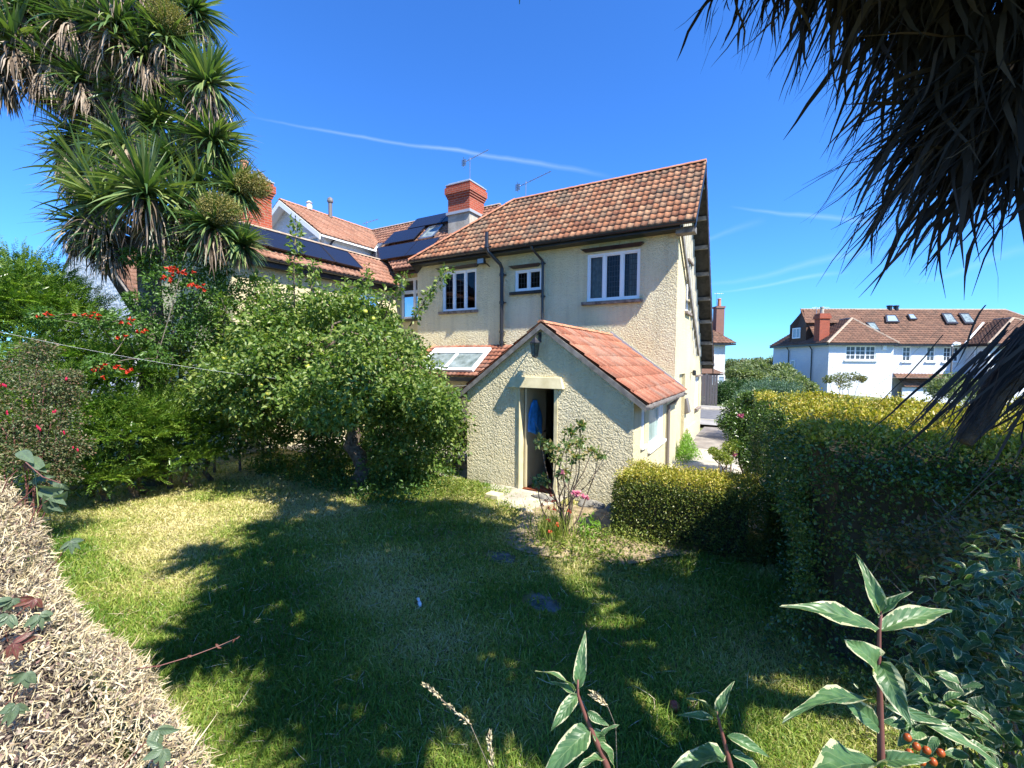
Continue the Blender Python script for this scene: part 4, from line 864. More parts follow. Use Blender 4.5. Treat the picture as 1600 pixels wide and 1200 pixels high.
# loft at the left end
l0,lz0=at(*c6(170,232),ridge_t-.2); 
m=MB(); sl0,_=at(*c6(172,340),4.6); sl1,zl1=at(*c6(232,218),3.6)
m.poly([K(sl1,3.4,ze),K(sl0,5.6,ze),K(sl0,5.6,lz0),K(sr0,5.0,zr-.05),K(sl1,3.4,zl1)]); m.poly([K(sl1,3.4,ze),K(sl1+3,3.4,ze),K(sl1+3,3.4,zl1),K(sl1,3.4,zl1)]); m.obj('loft_wall',M['tile_brown'],FH)
p0,p1=np.array(K(sl1,3.4,0)),np.array(K(sl0,5.6,0)); dd=(p1-p0)/np.linalg.norm(p1-p0); nnn=np.array([-dd[1],dd[0],0]); 
if nnn@RT>0: nnn=-nnn
LWN=np.linalg.norm(p1-p0)
window(FH,lambda s,d,z:tuple(p0+dd*s-nnn*(d-.12)+np.array([0,0,z])),LWN*.3,LWN*.78,4.75,5.75,(.5,),(),fw=.08,glass=M['blueglass'])
planeroof('loft_roof',None,(sl1-.2,3.2,zl1-.05),(sl1+5,3.2,zl1-.05),(sr0-.1,ridge_t,zr+.05),(sr0+5,ridge_t,zr+.05))
cs,cz=at(*c6(333,300),1.6); _,cz1=at(*c6(333,165),1.6)
m=MB(); m.box(cs-.42,cs+.42,1.2,1.95,ze,cz1-.4,0,K); m.box(cs-.5,cs+.5,1.12,2.03,cz1-.4,cz1-.15,0,K); m.box(cs-.44,cs+.44,1.18,1.97,cz1-.15,cz1+.05,0,K); cc=m.obj('chimney',M['brick'],FH)
m=MB(); q=K(cs-.1,1.5,0); m.lathe((q[0],q[1],cz1+.05),[(.16,0),(.13,.45),(.17,.5),(.15,.6)],10); m.obj('chimney_pot',M['cement'],cc)
q=K(cs+.7,3.5,0); aerial(cc,(q[0],q[1],ze+.9),2.6,tuple(RT*1.0),1.6,8,.14)
m=MB()
for a in (760,800): s_,z_=at(*c6(a,118),ridge_t); q=K(s_,ridge_t,0); m.lathe((q[0],q[1],zr-.1),[(.22,0),(.2,.35),(.26,.4),(.24,.5)],8)
m.obj('roof_vent',M['black'],FH)
# rooflights on the main slope
p_a=np.array(K(0,rec-.35,ze)); p_b=np.array(K(0,ridge_t,zr)); vm=(p_b-p_a)/np.linalg.norm(p_b-p_a); nm_=np.cross(E1,vm); nm_/=np.linalg.norm(nm_); nm_=nm_ if nm_[2]>0 else -nm_
def onroof(x,y): return onP(*c6(x,y),p_a+nm_*.12,nm_)
for quad_,bright in (([(735,218),(822,218),(795,173),(730,173)],0),([(1115,226),(1187,226),(1140,162),(1080,162)],1),([(1228,226),(1297,226),(1248,162),(1187,162)],1),([(650,272),(700,272),(662,218),(607,218)],1),([(885,200),(932,200),(905,168),(868,168)],0)):
    P_=[onroof(*q) for q in quad_]; m=MB(); m.slab(P_,tuple(nm_*.1)); r_=m.obj('rooflight',M['pipe'],FH); c0=sum(P_)/4; G_=[c0+(p-c0)*.74+nm_*.105 for p in P_]; m=MB(); m.slab(G_,tuple(nm_*.02)); m.obj('pane',M['skyglass'] if bright else M['blueglass'],r_)
# lower lean-to roof over the entrance
s0,z0=at(*c6(780,535),rec); s1,z1=at(*c6(1235,535),rec); s2,z2=at(*c6(1275,622),rec-1.3)
planeroof('entrance_roof',None,(s0,rec-1.3,z2),(s1+.3,rec-1.3,z2),(s0,rec,z0),(s1,rec,z0),tw=.3,tc=.25)
m=MB(); m.box(s0,s1,rec-1.1,rec-1.0,ZB,z2-.05,0,K); m.obj('entrance_wall',M['whiteren'],FH)
q=MB(); s_,z_=at(*c6(724,372),0); q.box(s_-.15,s_+.15,-.12,0,z_-.2,z_+.2,0,K); q.obj('alarm_box',M['upvc'],FH,bevel=.03)
q=MB(); s_,z_=at(*c6(1525,372),-.5); pq=K(s_,-.5,0); q.lathe((pq[0],pq[1],z_),[(.02,-.2),(.25,-.1),(.38,.15)],12); q.tube([K(s_,-.5,z_-.1),K(s_-.3,0,z_-.1)],.03,5); q.obj('satellite_dish',M['greypipe'],FH)
# ================================================================== house beyond the garden path
def c5(x,y): return (1040+x/2.857,440+y/2.857)
D5=33.0; O5=onD(*c5(265,350),D5); O5[2]=0
def K5(s,t,z): p=O5+RT*np.array([1,1,0])*s+np.array([-RT[1],RT[0],0])*t; return (p[0],p[1],z)
def at5(x,y,t=0): 
    n=np.array([-RT[1],RT[0],0]); p=onP(*c5(x,y),O5+n*t,n); return float((p-O5)@np.array([RT[0],RT[1],0])),float(p[2])
MH=thing('grey_house','pale roughcast house with tall thin chimney seen in the gap beside the cream house','house',K5(-3,3,0))
_,e5=at5(265,275); 
m=MB(); m.box(-7,0,0,7,-1.5,e5,0,K5); m.obj('wall',M['greyren'],MH)
zt5=at5(200,222,2.5)[1]
def hip5(name,a,b,c,d):
    a,b,c,d=[np.array(K5(*p)) for p in (a,b,c,d)]; U=(b-a)/np.linalg.norm(b-a); w_=c-a; v=w_-U*(w_@U); Lx=np.linalg.norm(v); v/=Lx; LU=np.linalg.norm(b-a); u0=(c-a)@U;u1=(d-a)@U
    return tile_roof(name,M['tile_brown'],MH,a,U,v,lambda q:(u0*q/Lx,LU+(u1-LU)*q/Lx),Lx,tw=.3,tc=.3,amp=.03,nx=4)
hip5('roof',(-7.4,-.4,e5),(.6,-.4,e5),(-4.5,3,e5+2.6),(-2.4,3,e5+2.6)); hip5('roof',(.6,-.4,e5),(.6,7.4,e5),(-2.4,3,e5+2.6),(-2.4,4,e5+2.6))
m=MB(); m.box(-7.4,.6,-.4,7.4,e5-.15,e5-.03,0,K5); m.obj('fascia',M['black'],MH)
s5,z5=at5(243,235,1); _,zt=at5(243,118,1)
m=MB(); m.box(s5-.32,s5+.3,1.0,1.6,z5-1.2,zt,0,K5); m.box(s5-.37,s5+.35,.95,1.65,zt,zt+.15,0,K5); cc=m.obj('chimney',M['brickb'],MH)
m=MB(); q=K5(s5,1.3,0); m.lathe((q[0],q[1],zt+.15),[(.14,0),(.12,.5),(.15,.55),(.13,.62)],8); m.obj('chimney_pot',M['ridge'],cc)
aerial(cc,(q[0]-.2,q[1],zt),1.25,tuple(RT),.7,4,.12)
m=MB(); bz=at5(200,408)[1]; tz=at5(200,372)[1]; m.add([K5(-5,-1.4,bz),K5(-.6,-1.4,bz),K5(-1.6,0,tz),K5(-5,0,tz)],[(0,1,2,3)]); m.add([K5(-.6,-1.4,bz),K5(-.3,0,bz),K5(-1.6,0,tz)],[(0,1,2)]); m.box(-5,-.7,-1.3,-.0,-1,bz-.05,0,K5); by=m.obj('bay',[M['tile_brown']],MH)
for s_,zz,t_ in ((at5(193,430)[0],(at5(1,455)[1],at5(1,415)[1]),-1.42),(at5(190,340)[0],(at5(1,357)[1],at5(1,328)[1]),-.02)):
    window(MH,lambda s,d,z,t_=t_:K5(s,t_+d-.06,z),s_-.5,s_+.5,zz[0],zz[1],(.5,),(),fw=.07,dep=.02,glass=M['blueglass'])
# dark fence on the far side of the road
m=MB(); fz=at5(165,455)[1]
FN=thing('garden_fence','dark close-boarded fence along the far pavement beside the dark green hedge','fence',(-3,25.6,0))
for i in range(34):
    x=-6.5+i*.13; m.box(x,x+.115,25.55+random.uniform(0,.01),25.58,0,1.75+random.uniform(-.02,.02))
m.obj('fence_boards',M['greypipe'],FN); m=MB()
for x in (-6.5,-4.6,-2.7): m.box(x,x+.1,25.59,25.69,0,1.8)
m.obj('fence_post',M['wood'],FN)
# street lamp
lp_=onD(1487,560,27.0); lx,ly=lp_[0],lp_[1]; lzt=onD(1492,541,27)[2]
SLm=thing('street_lamp','slim grey street lamp standing in front of the long white house','street lamp',(lx,ly,-1.6))
m=MB(); m.tube([(lx,ly,-1.8),(lx,ly,-.6)],.09,10); m.tube([(lx,ly,-.6),(lx,ly,lzt)],[.06,.045],10); m.obj('pole',M['greypipe'],SLm)
m=MB(); a=np.array([lx,ly,lzt]); m.tube([a+RT*-.05,a+RT*.08+(0,0,.08),a+RT*.3+(0,0,.14)],.03,6); m.tube([a+RT*.05+(0,0,.1),a+RT*.2+(0,0,.15),a+RT*.45+(0,0,.14)],[.08,.13,.08],8); m.obj('lamp_head',M['upvc'],SLm)
m=MB(); q=onD(1154,640,22.5); m.lathe((q[0],q[1],.1),[(.2,0),(.2,.35),(.16,.5),(.06,.58)],10); tag(m.obj('white_bollard',M['upvc'],None,smooth=True),'small white rounded post beside the road at the end of the path','bollard')
# ================================================================== left cordyline
def pD(x,y,d): return onD(x,y,d)
base=onZ(245,770,0); base=np.array([-10.0,3.7,0.]); 
CT=thing('cabbage_palm','tall many-headed cordyline with green spiky heads and pale dead skirts, left of the houses','tree',base)
mb=MB(); T0=pD(236,520,8.1); T1=pD(228,330,8.1); T2=pD(215,200,8.1); T3=pD(200,60,8.1)
limb(mb,[base,(base+T0)/2+(.05,0,0),T0,T1,T2,T3],.24,.12,10,0,.03)
heads=[(182,42,7.8,.8,(.1,0,1),1),(262,62,8.1,.7,(.3,0,1),1),(325,132,7.9,.72,(.6,0,1),1),(20,62,7.7,.7,(-.7,0,.7),1),(48,22,7.9,.75,(-.4,0,1),1),
(148,168,8.2,.7,(-.9,-.2,.5),.5),(250,196,8.3,.65,(.2,-.4,.6),.6),(335,222,8.0,.75,(.8,-.1,.6),.6),(228,302,7.4,.95,(.1,-.3,1),.8),(160,320,7.6,.85,(-.7,-.2,.8),.9),
(335,356,7.7,.72,(.4,-.3,.8),.9),(378,384,7.9,.5,(.8,-.2,.6),.5),(230,-30,8.0,.8,(.1,0,1),.8),(115,-20,8.2,.8,(-.2,0,1),.9),(300,20,8.4,.7,(.5,.2,1),.8),(100,75,8.1,.65,(-.3,.1,.8),1),
(285,255,8.4,.7,(.6,.3,.6),.5),(185,250,8.4,.7,(-.5,.3,.6),.5),(205,115,8.3,.65,(0,-.4,.6),.9),(172,375,7.7,.6,(-.5,-.4,.4),.9),(370,300,8.1,.62,(.9,0,.6),.4),(90,120,8.3,.6,(-.6,0,.5),.9),(240,140,8.3,.6,(.3,-.2,.6),.8),(70,40,8.3,.75,(-.3,-.3,.8),1),(140,60,8.2,.7,(-.1,-.4,.8),1),(300,180,8.3,.7,(.5,-.3,.6),.8),(195,225,8.0,.7,(-.2,-.5,.6),.5),(270,250,8.1,.65,(.3,-.5,.6),.5),(120,210,8.4,.65,(-.8,0,.3),.4),(310,290,8.0,.7,(.6,-.4,.6),.6),(200,270,8.2,.8,(-.4,-.3,.8),.7),(250,340,7.6,.6,(.1,-.6,.3),.9),(160,110,8.4,.7,(-.3,.2,.6),1),(0,110,7.8,.5,(-.8,0,.1),1),(225,85,8.0,.7,(0,-.5,.7),1),(290,100,8.4,.65,(.4,0,.6),1),(110,30,7.9,.75,(-.2,-.3,.9),1),(75,100,8.0,.7,(-.5,-.3,.5),1),(130,120,8.0,.65,(-.3,-.5,.4),1),(200,150,8.2,.65,(-.2,-.4,.5),.9),(110,240,8.3,.6,(-.9,-.2,.3),.4),(350,260,8.2,.65,(.8,-.2,.5),.5),(130,270,7.7,.75,(-.8,-.1,.6),.5),(180,-20,7.9,.8,(0,-.3,.9),1),(10,-20,8,.8,(-.5,0,.9),1),(130,350,7.7,.7,(-.8,-.3,.3),.8),(280,320,7.7,.7,(.3,-.3,.7),.8),(60,0,8.1,.75,(-.3,0,.9),1)]
spine=[T0,T1,T2,T3]
for hi,(hx,hy,d,Ln,ax,sk) in enumerate(heads):
    c=pD(hx,hy,d); i=int(np.argmin([np.linalg.norm(c-(s+(0,0,-.5))) for s in spine])); s=spine[i]*.75+(spine[max(0,i-1)])*.25
    limb(mb,[s,(s+c)/2+np.array([0,0,-.12]),c-np.array(ax)*.05],.09,.055,7,0,.02)
    cordhead(c,ax,Ln*1.12,CT,n=190 if hi<23 else 85,skirt=max(.7,sk) if hi>=23 else sk,w=.062,nd_=int(70+70*sk)+(60 if hi>=23 else 0))
mb.obj('trunk',M['palmbark'],CT,smooth=True)
for x,y,d,r in ((262,28,7.9,.33),(396,288,8.0,.3),(344,326,7.5,.34)):
    c=pD(x,y,d); n=4200; dd=rdir(n); P=c+dd*(rng.random(n)**.45)[:,None]*np.array([r,r,r*.75]); leafobj('flower_panicle',P,dd+rng.normal(size=(n,3))*.6,.035,L['panicle'],CT,aspect=.4)
# ================================================================== apple tree
A0=np.array([-6.75,5.7,0.]); AT=thing('apple_tree','spreading old apple tree with yellow-green apples in front of the houses','tree',A0)
Ac=np.array([-6.95,5.55,2.15]); 
def inporch(P): return (P[:,0]>-5.3)&(P[:,1]>6.75)
lo_=rng.random(150)
C=crownpts(Ac,(2.8,2.0,1.4),280,inner=.45); C=C[(C[:,2]>.55)]
px=np.array([proj(c)[:2] for c in C]); 
# the crown is open underneath on the camera side, where the trunk shows
keep=~((px[:,0]>430)&(px[:,0]<650)&(px[:,1]>655)&(C[:,1]<6.6))
keep&=~inporch(C+np.array([.35,.3,0])); keep&=(px[:,0]<700); C=C[keep]
C2=np.array([pD(x,y,d) for x,y,d in ((650,520,8.3),(690,560,8.1),(700,620,8.0),(690,680,8.0),(660,720,8.0),(700,650,7.9),(620,500,8.5),(290,560,8.6),(330,600,8.2),(300,620,8.4),(420,560,7.2),(480,540,6.9),(560,560,6.9),(520,600,6.8),(600,620,7),(390,620,7.6),(640,650,7.4),(600,690,7.6),(380,530,7.6),(460,480,7.8),(560,490,7.6),(600,720,7.9),(640,740,8.2),(680,735,8.3),(705,700,8.3),(715,620,8.4),(712,660,8.2),(560,690,8.6),(660,700,7.9),(620,690,7.6),(300,640,8.4),(335,660,8.6),(275,600,8.5),(360,650,8.3),(400,660,8.8),(440,680,9),(480,680,9.2),(520,700,9.2),(620,750,8.3),(300,540,8.3),(265,560,8.4),(690,600,7.9),(580,740,9),(360,700,9),(420,720,9.2),(300,480,8.6),(330,500,8.5),(360,520,8.4),(280,500,8.7),(260,530,8.8),(380,480,8.2),(310,570,8.2),(340,620,8.3),(280,650,8.6),(260,620,8.7),(400,450,8.4),(340,460,8.6),(430,470,8.2),(320,600,7.9),(370,560,7.8))])
C=np.vstack([C,C2]); pq=np.array([proj(c)[:2] for c in C]); C=C[~((pq[:,0]+26>640+(pq[:,1]-500)*.71)&(pq[:,1]<640))]; rr=rng.uniform(.26,.48,len(C)); 
# upright water shoots
sh=[((460,480),(463,345)),((520,500),(538,440)),((390,500),(402,430)),((555,500),(575,420)),((600,500),(632,430)),((350,520),(345,465)),((430,500),(425,440)),((480,500),(492,410)),((640,510),(700,420)),((500,480),(505,450)),((580,520),(600,455))]
mb=MB(); SC=[];
for (a,b) in sh:
    d=rng.uniform(7.3,8.1); p,q=pD(*a,d),pD(*b,d); mb.tube([p,(p+q)/2+rng.normal(size=3)*.04,q],[.014,.009,.004],5)
    for t in np.linspace(.15,1,int(7+np.linalg.norm(q-p)*7)): SC.append(p*(1-t)+q*t)
SC=np.array(SC); Ps,Ds,_=clumpcloud(1900,SC,.11,0); 
P,D,_=clumpcloud(80000,C,rr,0,shell=.45); D=unit(D*.8+np.array([0,0,-.15])+rdir(len(D))*.8)
ok=~inporch(P); P,D=P[ok],D[ok]
leafobj('crown',np.vstack([P,Ps]),np.vstack([D,unit(Ds+(0,0,.2))]),rng.uniform(.055,.105,len(P)+len(Ps)),L['apple'],AT,aspect=.55)
fk=A0+(-.05,-.05,1.25); limb(mb,[A0+(.22,-.1,-.05),A0+(.2,-.05,.35),A0+(.0,-.08,.75),fk],.17,.12,9,0,.03)
for i in range(9):
    a=i/9*2*PI+.3; e=Ac+np.array([math.cos(a)*1.5,math.sin(a)*1.1,.2+.35*math.sin(i*2.1)]); mid=fk*.5+e*.5+np.array([0,0,.15]); limb(mb,[fk,mid,e],.085,.035,7,0,.05)
    for k in range(9):
        q=C[np.argsort(np.linalg.norm(C-e-rng.normal(size=3)*.4,axis=1))[k%4+k//3]]; limb(mb,[mid*.3+e*.7,(e+q)/2+rng.normal(size=3)*.08,q],.028,.008,5,0,.03)
mb.obj('trunk',M['bark'],AT,smooth=True)
mb=MB()
apx=[(407,603,7.0),(418,615,7.0),(400,617,7.0),(480,572,6.9),(483,577,6.85),(440,570,7),(387,608,7.2),(410,622,7.0),(571,487,7.3),(602,572,7.0),(378,620,7.1),(452,563,7.0),(540,640,7.0),(350,560,7.4),(583,498,7.2),(630,560,7.2)]
for x,y,d in apx:
    c=pD(x,y,d-.15); mb=MB(); mb.lathe(c,[(.008,-.033),(.026,-.03),(.037,-.005),(.034,.02),(.018,.032),(.006,.027)],10); o=mb.obj('apple',L['applefruit'],AT,smooth=True)
# ================================================================== left conifer hedge
YH=thing('conifer_hedge','bright green feathery conifer hedge along the left side of the lawn below the cordyline','hedge',(-9.4,3.0,0))
blobs=[(15,478,7.4,1.0),(20,640,7.0,1.1),(85,505,7.7,.9),(120,560,7.5,.95),(120,650,7.1,.95),(185,590,7.6,.8),(195,680,7.2,.8),(250,660,7.7,.75),(285,715,7.8,.62),(60,735,6.9,.75),(150,745,7.0,.55),(215,745,7.5,.45),(-60,500,7.4,1.1),(-60,680,7,1.1),(320,680,8.2,.5),(30,450,8.0,.8)]
BC=np.array([pD(x,y,d) for x,y,d,_ in blobs]); BR=np.array([b[3] for b in blobs]); 
w_=BR**2/np.sum(BR**2); idx=rng.choice(len(BC),9500,p=w_); dd=rdir(9500); dd[:,2]=np.abs(dd[:,2])*.6+dd[:,2]*.4; f_=rng.uniform(.5,1.0,9500); 
P=BC[idx]+dd*(BR[idx]*f_)[:,None]*np.array([1,1,.9]); P[:,2]=np.maximum(P[:,2],.05); Dd=unit(dd+np.array([.1,0,.45])+rng.normal(size=dd.shape)*.35)
spray(P,Dd,rng.uniform(.18,.42,9500),.07,L['yew'],'foliage',YH,per=18,aspect=.24)
mb=MB()
for c,r in zip(BC,BR):
    if c[2]>.3: limb(mb,[(c[0]-.2,c[1]+.2,0),c*(.5,.5,.5)+np.array([c[0]-.1,c[1]+.1,0])*.5,c],.05,.02,6,0,.04)
    V,Fc=[],[]
mb.obj('branches',M['bark'],YH)
idx=rng.choice(len(BC),9000,p=w_); P=BC[idx]+rdir(9000)*(BR[idx]*rng.random(9000)**.5*.8)[:,None]; P=P[P[:,2]>.02]; leafobj('inner_foliage',P,rdir(len(P))+(0,0,.3),.13,L['priv'],YH,aspect=.35)
# trumpet vine
TV=thing('trumpet_vine','climbing vine with scarlet trumpet flowers scrambling over the hedge and cordyline trunk','climber',(-9.8,3.9,0))
vc=[(250,440,7.5,.3),(285,430,7.6,.3),(310,450,7.7,.28),(270,470,7.6,.3),(300,420,7.8,.3),(330,470,7.8,.3),(235,410,7.7,.25),(255,400,7.6,.3),(190,500,7.0,.25),(150,500,6.9,.22),(70,495,6.6,.2),(200,520,7.0,.22),(160,570,6.6,.2),(245,560,7.2,.25),(290,395,7.6,.25),(310,510,7.9,.3),(205,400,7.6,.2),(330,430,7.9,.25),(270,370,7.7,.2),(330,500,8,.3),(350,470,8,.28),(360,440,8,.25),(300,490,7.8,.3),(340,420,7.9,.22),(280,520,7.7,.3),(320,530,7.9,.3),(240,530,7.4,.25),(215,470,7.4,.2),(340,540,8.1,.3),(230,500,7.5,.22)]
VC=np.array([pD(x,y,d) for x,y,d,_ in vc]); P,D,_=clumpcloud(8800,VC,np.array([v[3] for v in vc]),0); leafobj('leaves',P,D+(0,0,-.2),rng.uniform(.05,.085,len(P)),L['vine'],TV,aspect=.42)
mb=MB(); prev=base+(.3,.1,0)
for c in VC[:10]: limb(mb,[base+(.25,-.1,.2),T0*.5+base*.5+rng.normal(size=3)*.2,c],.025,.008,5,0,.06)
for a,b in zip(VC[8:15:1],VC[9:16]): limb(mb,[a,b],.008,.006,4,0,.03)
mb.obj('stems',M['palmbark'],TV)
for x,y,k,d in ((65,493,4,6.5),(135,494,4,6.7),(148,495,3,6.7),(200,501,4,6.8),(272,421,8,7.3),(284,423,6,7.3),(262,435,5,7.3),(306,448,6,7.4),(318,450,3,7.4),(155,577,7,6.5),(188,579,7,6.5),(217,517,3,6.9),(200,526,2,6.9),(4,600,3,5.5)):
    c=pD(x,y,d); mb=MB()
    for i in range(k):
        q=c+rng.normal(size=3)*np.array([.05,.05,.022])*(1+.06*k); ax=unit(rng.normal(size=(1,3))+np.array([[.9,-1.2,.1]]))[0]; u=unit(np.cross([ax],[0,0,1.]))[0]; v=np.cross(ax,u)
        R0=[q-ax*.05+(u*math.cos(t)+v*math.sin(t))*.006 for t in np.linspace(0,2*PI,10,endpoint=False)]; R1=[q+(u*math.cos(t)+v*math.sin(t))*.014 for t in np.linspace(0,2*PI,10,endpoint=False)]; R2=[q+ax*.01+(u*math.cos(t)+v*math.sin(t))*(.034 if j%2 else .02) for j,t in enumerate(np.linspace(0,2*PI,10,endpoint=False))]
        mb.add(R0+R1+R2,[(j,(j+1)%10,10+(j+1)%10,10+j) for j in range(10)]+[(10+j,10+(j+1)%10,20+(j+1)%10,20+j) for j in range(10)])
    mb.obj('flower_cluster',L['red'],TV)
# fuchsia
FU=thing('fuchsia_bush','dark fuchsia bush with small crimson flowers at the far left edge','shrub',tuple(onD(40,800,5.3)*(1,1,0)))
fc=[(30,580,5.6,.35),(70,600,5.5,.3),(20,650,5.3,.4),(80,660,5.4,.35),(40,710,5.2,.35),(100,620,5.7,.25),(110,700,5.5,.25),(60,550,5.8,.25),(-30,620,5.3,.4),(90,740,5.4,.25),(110,590,5.8,.15),(-20,700,5.2,.4)]
FC=np.array([pD(x,y,d) for x,y,d,_ in fc]); P,D,_=clumpcloud(15000,FC,np.array([v[3] for v in fc]),0,shell=.3); leafobj('leaves',P,D,rng.uniform(.022,.04,len(P)),L['fuch'],FU,aspect=.55)
mb=MB(); fb=onD(40,800,5.3)*(1,1,0)
for c in FC: limb(mb,[fb+0*rng.normal(size=3),fb*.5+c*.5,c],.012,.005,5,0,.04)
mb.obj('stems',M['stemred'],FU)
mb=MB()
for x,y in ((62,667),(97,675),(85,640),(117,700),(60,665),(12,645),(8,600),(103,590)):
    mb=MB(); c=pD(x,y,5.1)
    for i in range(3): q=c+rng.normal(size=3)*.012; mb.tube([q,q+(0,0,-.02),q+(0,0,-.035)],[.003,.009,.004],6)
    mb.obj('flower',L['crim'],FU)
# small shrub behind the courtyard etc: shady undergrowth below the apple tree
UG=MB()
P=np.stack([rng.uniform(-9.6,-4.9,9000),rng.uniform(5.0,7.4,9000),np.abs(rng.normal(size=9000))*.16],1); P=P[~((P[:,0]>-5.4)&(P[:,1]>6.6))]
o=leafobj('ground_cover',P,rdir(len(P))+(0,0,.6),rng.uniform(.04,.09,len(P)),L['vine'],None,aspect=.5); o['kind']='stuff'
# shrubs behind the apple tree, along the neighbour wall
SB=thing('leafy_shrub','shaded leafy shrub behind the apple tree against the neighbouring wall','shrub',(-9.3,6.6,0))
C_=np.array([(-8.8,6.6,1.6),(-8.2,7.2,1.3),(-7.6,7.4,1.2),(-7.0,7.6,1.1),(-6.4,7.6,1.0),(-5.9,7.7,.8),(-8.4,6.2,.6),(-7.6,6.9,.5),(-6.9,7.0,.4),(-9.4,5.6,.7),(-9.0,6.6,.8),(-8.6,7.6,.7),(-8.0,7.8,.5),(-9.5,5.0,.9),(-7.2,8.0,.5),(-9.2,6.4,1.9),(-6.2,8.1,.45),(-9.9,4.7,1.5),(-9.7,5.6,2.0)]); P,D,_=clumpcloud(26000,C_,.6,0,shell=.3); leafobj('leaves',P,D,rng.uniform(.05,.09,len(P)),L['priv'],SB)
mb=MB(); [limb(mb,[(c[0],c[1],0),c],.03,.01,5) for c in C_]; mb.obj('stems',M['bark'],SB)
# ================================================================== clipped hedges on the right
def clipped(name,label,x0,x1,y0,y1,z1,n,faces,topm,sidem,ls,bul=.07,topfrac=.16,seed=0):
    T_=thing(name,label,'hedge',((x0+x1)/2,(y0+y1)/2,0),'clipped hedges on the right of the garden')
    s_=min(.3,(y1-y0)*.22); mb=MB(); mb.box(x0+s_,x1-s_,y0+s_,y1-s_,0,z1-s_); mb.obj('dark_core',M['twig'],T_)  # solid dark box behind the leaves, so the hedge inside reads dark
    P,N=boxsurf(n,x0,x1,y0,y1,0.03,z1,faces)
    q=lump(P,1.7,bul*1.2)+lump(P+5,5.2,bul*.6)+lump(P+2,11,bul*.3); depth=-np.abs(rng.normal(size=n))*.06+(rng.random(n)<.03)*rng.random(n)*.12
    # round the edges
    for ax,(a,b) in ((0,(x0,x1)),(1,(y0,y1))):
        e=np.minimum(P[:,ax]-a,b-P[:,ax]); tm=N[:,2]>.5; q=np.where(tm&(e<.32),q-(.32-e)**2*1.6,q)
    for f in (N[:,2]<.5,): e=z1-P[:,2]; q=np.where(f&(e<.32),q-(.32-e)**2*1.6,q)
    P=P+N*(q+depth)[:,None]+rng.normal(size=P.shape)*.012
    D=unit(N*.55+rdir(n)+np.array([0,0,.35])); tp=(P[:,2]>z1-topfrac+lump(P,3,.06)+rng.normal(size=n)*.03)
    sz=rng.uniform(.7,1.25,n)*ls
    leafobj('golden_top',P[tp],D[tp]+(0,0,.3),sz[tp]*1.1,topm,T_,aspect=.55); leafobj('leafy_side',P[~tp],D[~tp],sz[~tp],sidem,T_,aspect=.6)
    return T_
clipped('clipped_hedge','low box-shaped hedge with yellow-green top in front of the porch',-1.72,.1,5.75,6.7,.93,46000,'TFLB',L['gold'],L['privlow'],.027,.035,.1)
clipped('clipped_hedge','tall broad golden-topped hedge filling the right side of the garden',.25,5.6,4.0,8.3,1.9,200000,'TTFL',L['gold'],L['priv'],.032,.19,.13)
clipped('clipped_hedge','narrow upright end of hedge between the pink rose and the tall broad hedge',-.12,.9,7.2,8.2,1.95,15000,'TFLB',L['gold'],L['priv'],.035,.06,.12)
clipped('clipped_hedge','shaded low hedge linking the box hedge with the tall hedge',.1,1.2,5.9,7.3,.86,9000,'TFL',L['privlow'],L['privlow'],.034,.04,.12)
# pink rose and variegated bush beside the path
def bush(name,label,cat,cl,n,ls,mt,flowers=None,aspect=.5,stem=M['bark'],shell=.3,fl_m=None,group=None,base=None):
    Cc=np.array([pD(x,y,d) for x,y,d,_ in cl]); b0=Cc.mean(0)*(1,1,0) if base is None else np.array(base,float); b0[2]=0 if base is None else base[2]
    T_=thing(name,label,cat,b0,group); P,D,_=clumpcloud(n,Cc,np.array([v[3] for v in cl]),0,shell=shell); P[:,2]=np.maximum(P[:,2],b0[2]+.03)
    leafobj('leaves',P,D+(0,0,.1),ls*rng.uniform(.7,1.2,len(P)),mt,T_,aspect=aspect)
    mb=MB()
    for c in Cc: limb(mb,[b0,b0*.4+c*.6,c],.02*max(1,ls*12),.006,5,0,.03)
    mb.obj('stems',stem,T_)
    if flowers:
        for x,y,d,r in flowers:
            c=pD(x,y,d); k=40; leafobj('flower',c+rdir(k)*r*.4,rdir(k)+(0,0,.2),r*.9,fl_m,T_,aspect=.8)
    return T_
bush('pink_rose_bush','leafy rose bush with pink blooms beside the tarmac path','shrub',[(1150,640,9.3,.3),(1175,650,9.0,.3),(1185,690,8.7,.35),(1160,680,8.9,.35),(1190,620,9,.25),(1150,700,8.8,.25),(1175,720,8.6,.3),(1170,625,9.4,.25),(1200,650,9,.3),(1140,660,9.2,.28),(1160,700,8.7,.35),(1190,730,8.4,.3),(1185,660,8.8,.35),(1155,665,9,.35)],19000,.055,L['priv'],[(1199,627,8.8,.09),(1195,631,8.8,.07),(1158,649,8.9,.07),(1148,710,8.5,.05),(1203,633,8.8,.06)],fl_m=L['pink'])
bush('pale_shrub','low pale yellow-green shrub at the foot of the pink rose','shrub',[(1140,700,8.6,.16),(1125,712,8.5,.14),(1150,695,8.7,.14),(1115,705,8.7,.1),(1135,718,8.4,.12)],2600,.045,L['weed'])
bush('blue_green_conifer','soft blue-green conifer beyond the pink rose','shrub',[(1180,612,13.5,.45),(1205,608,13.8,.5),(1230,612,13.5,.45),(1165,622,13.2,.35),(1200,632,13,.5),(1180,640,13,.5),(1225,640,13,.5)],14000,.07,L['teal'],aspect=.25)
bush('dark_green_hedge','dark green rounded hedge on the far side of the road beside the fence','hedge',[(1128,610,26,.75),(1150,606,26.5,.8),(1175,606,27,.8),(1195,610,26,.8),(1140,622,25.7,.9),(1165,625,25.7,.9),(1190,628,25.5,.8),(1120,625,26,.75),(1215,612,27,.8)],17000,.13,L['darkfar'],base=(2,26.5,0))
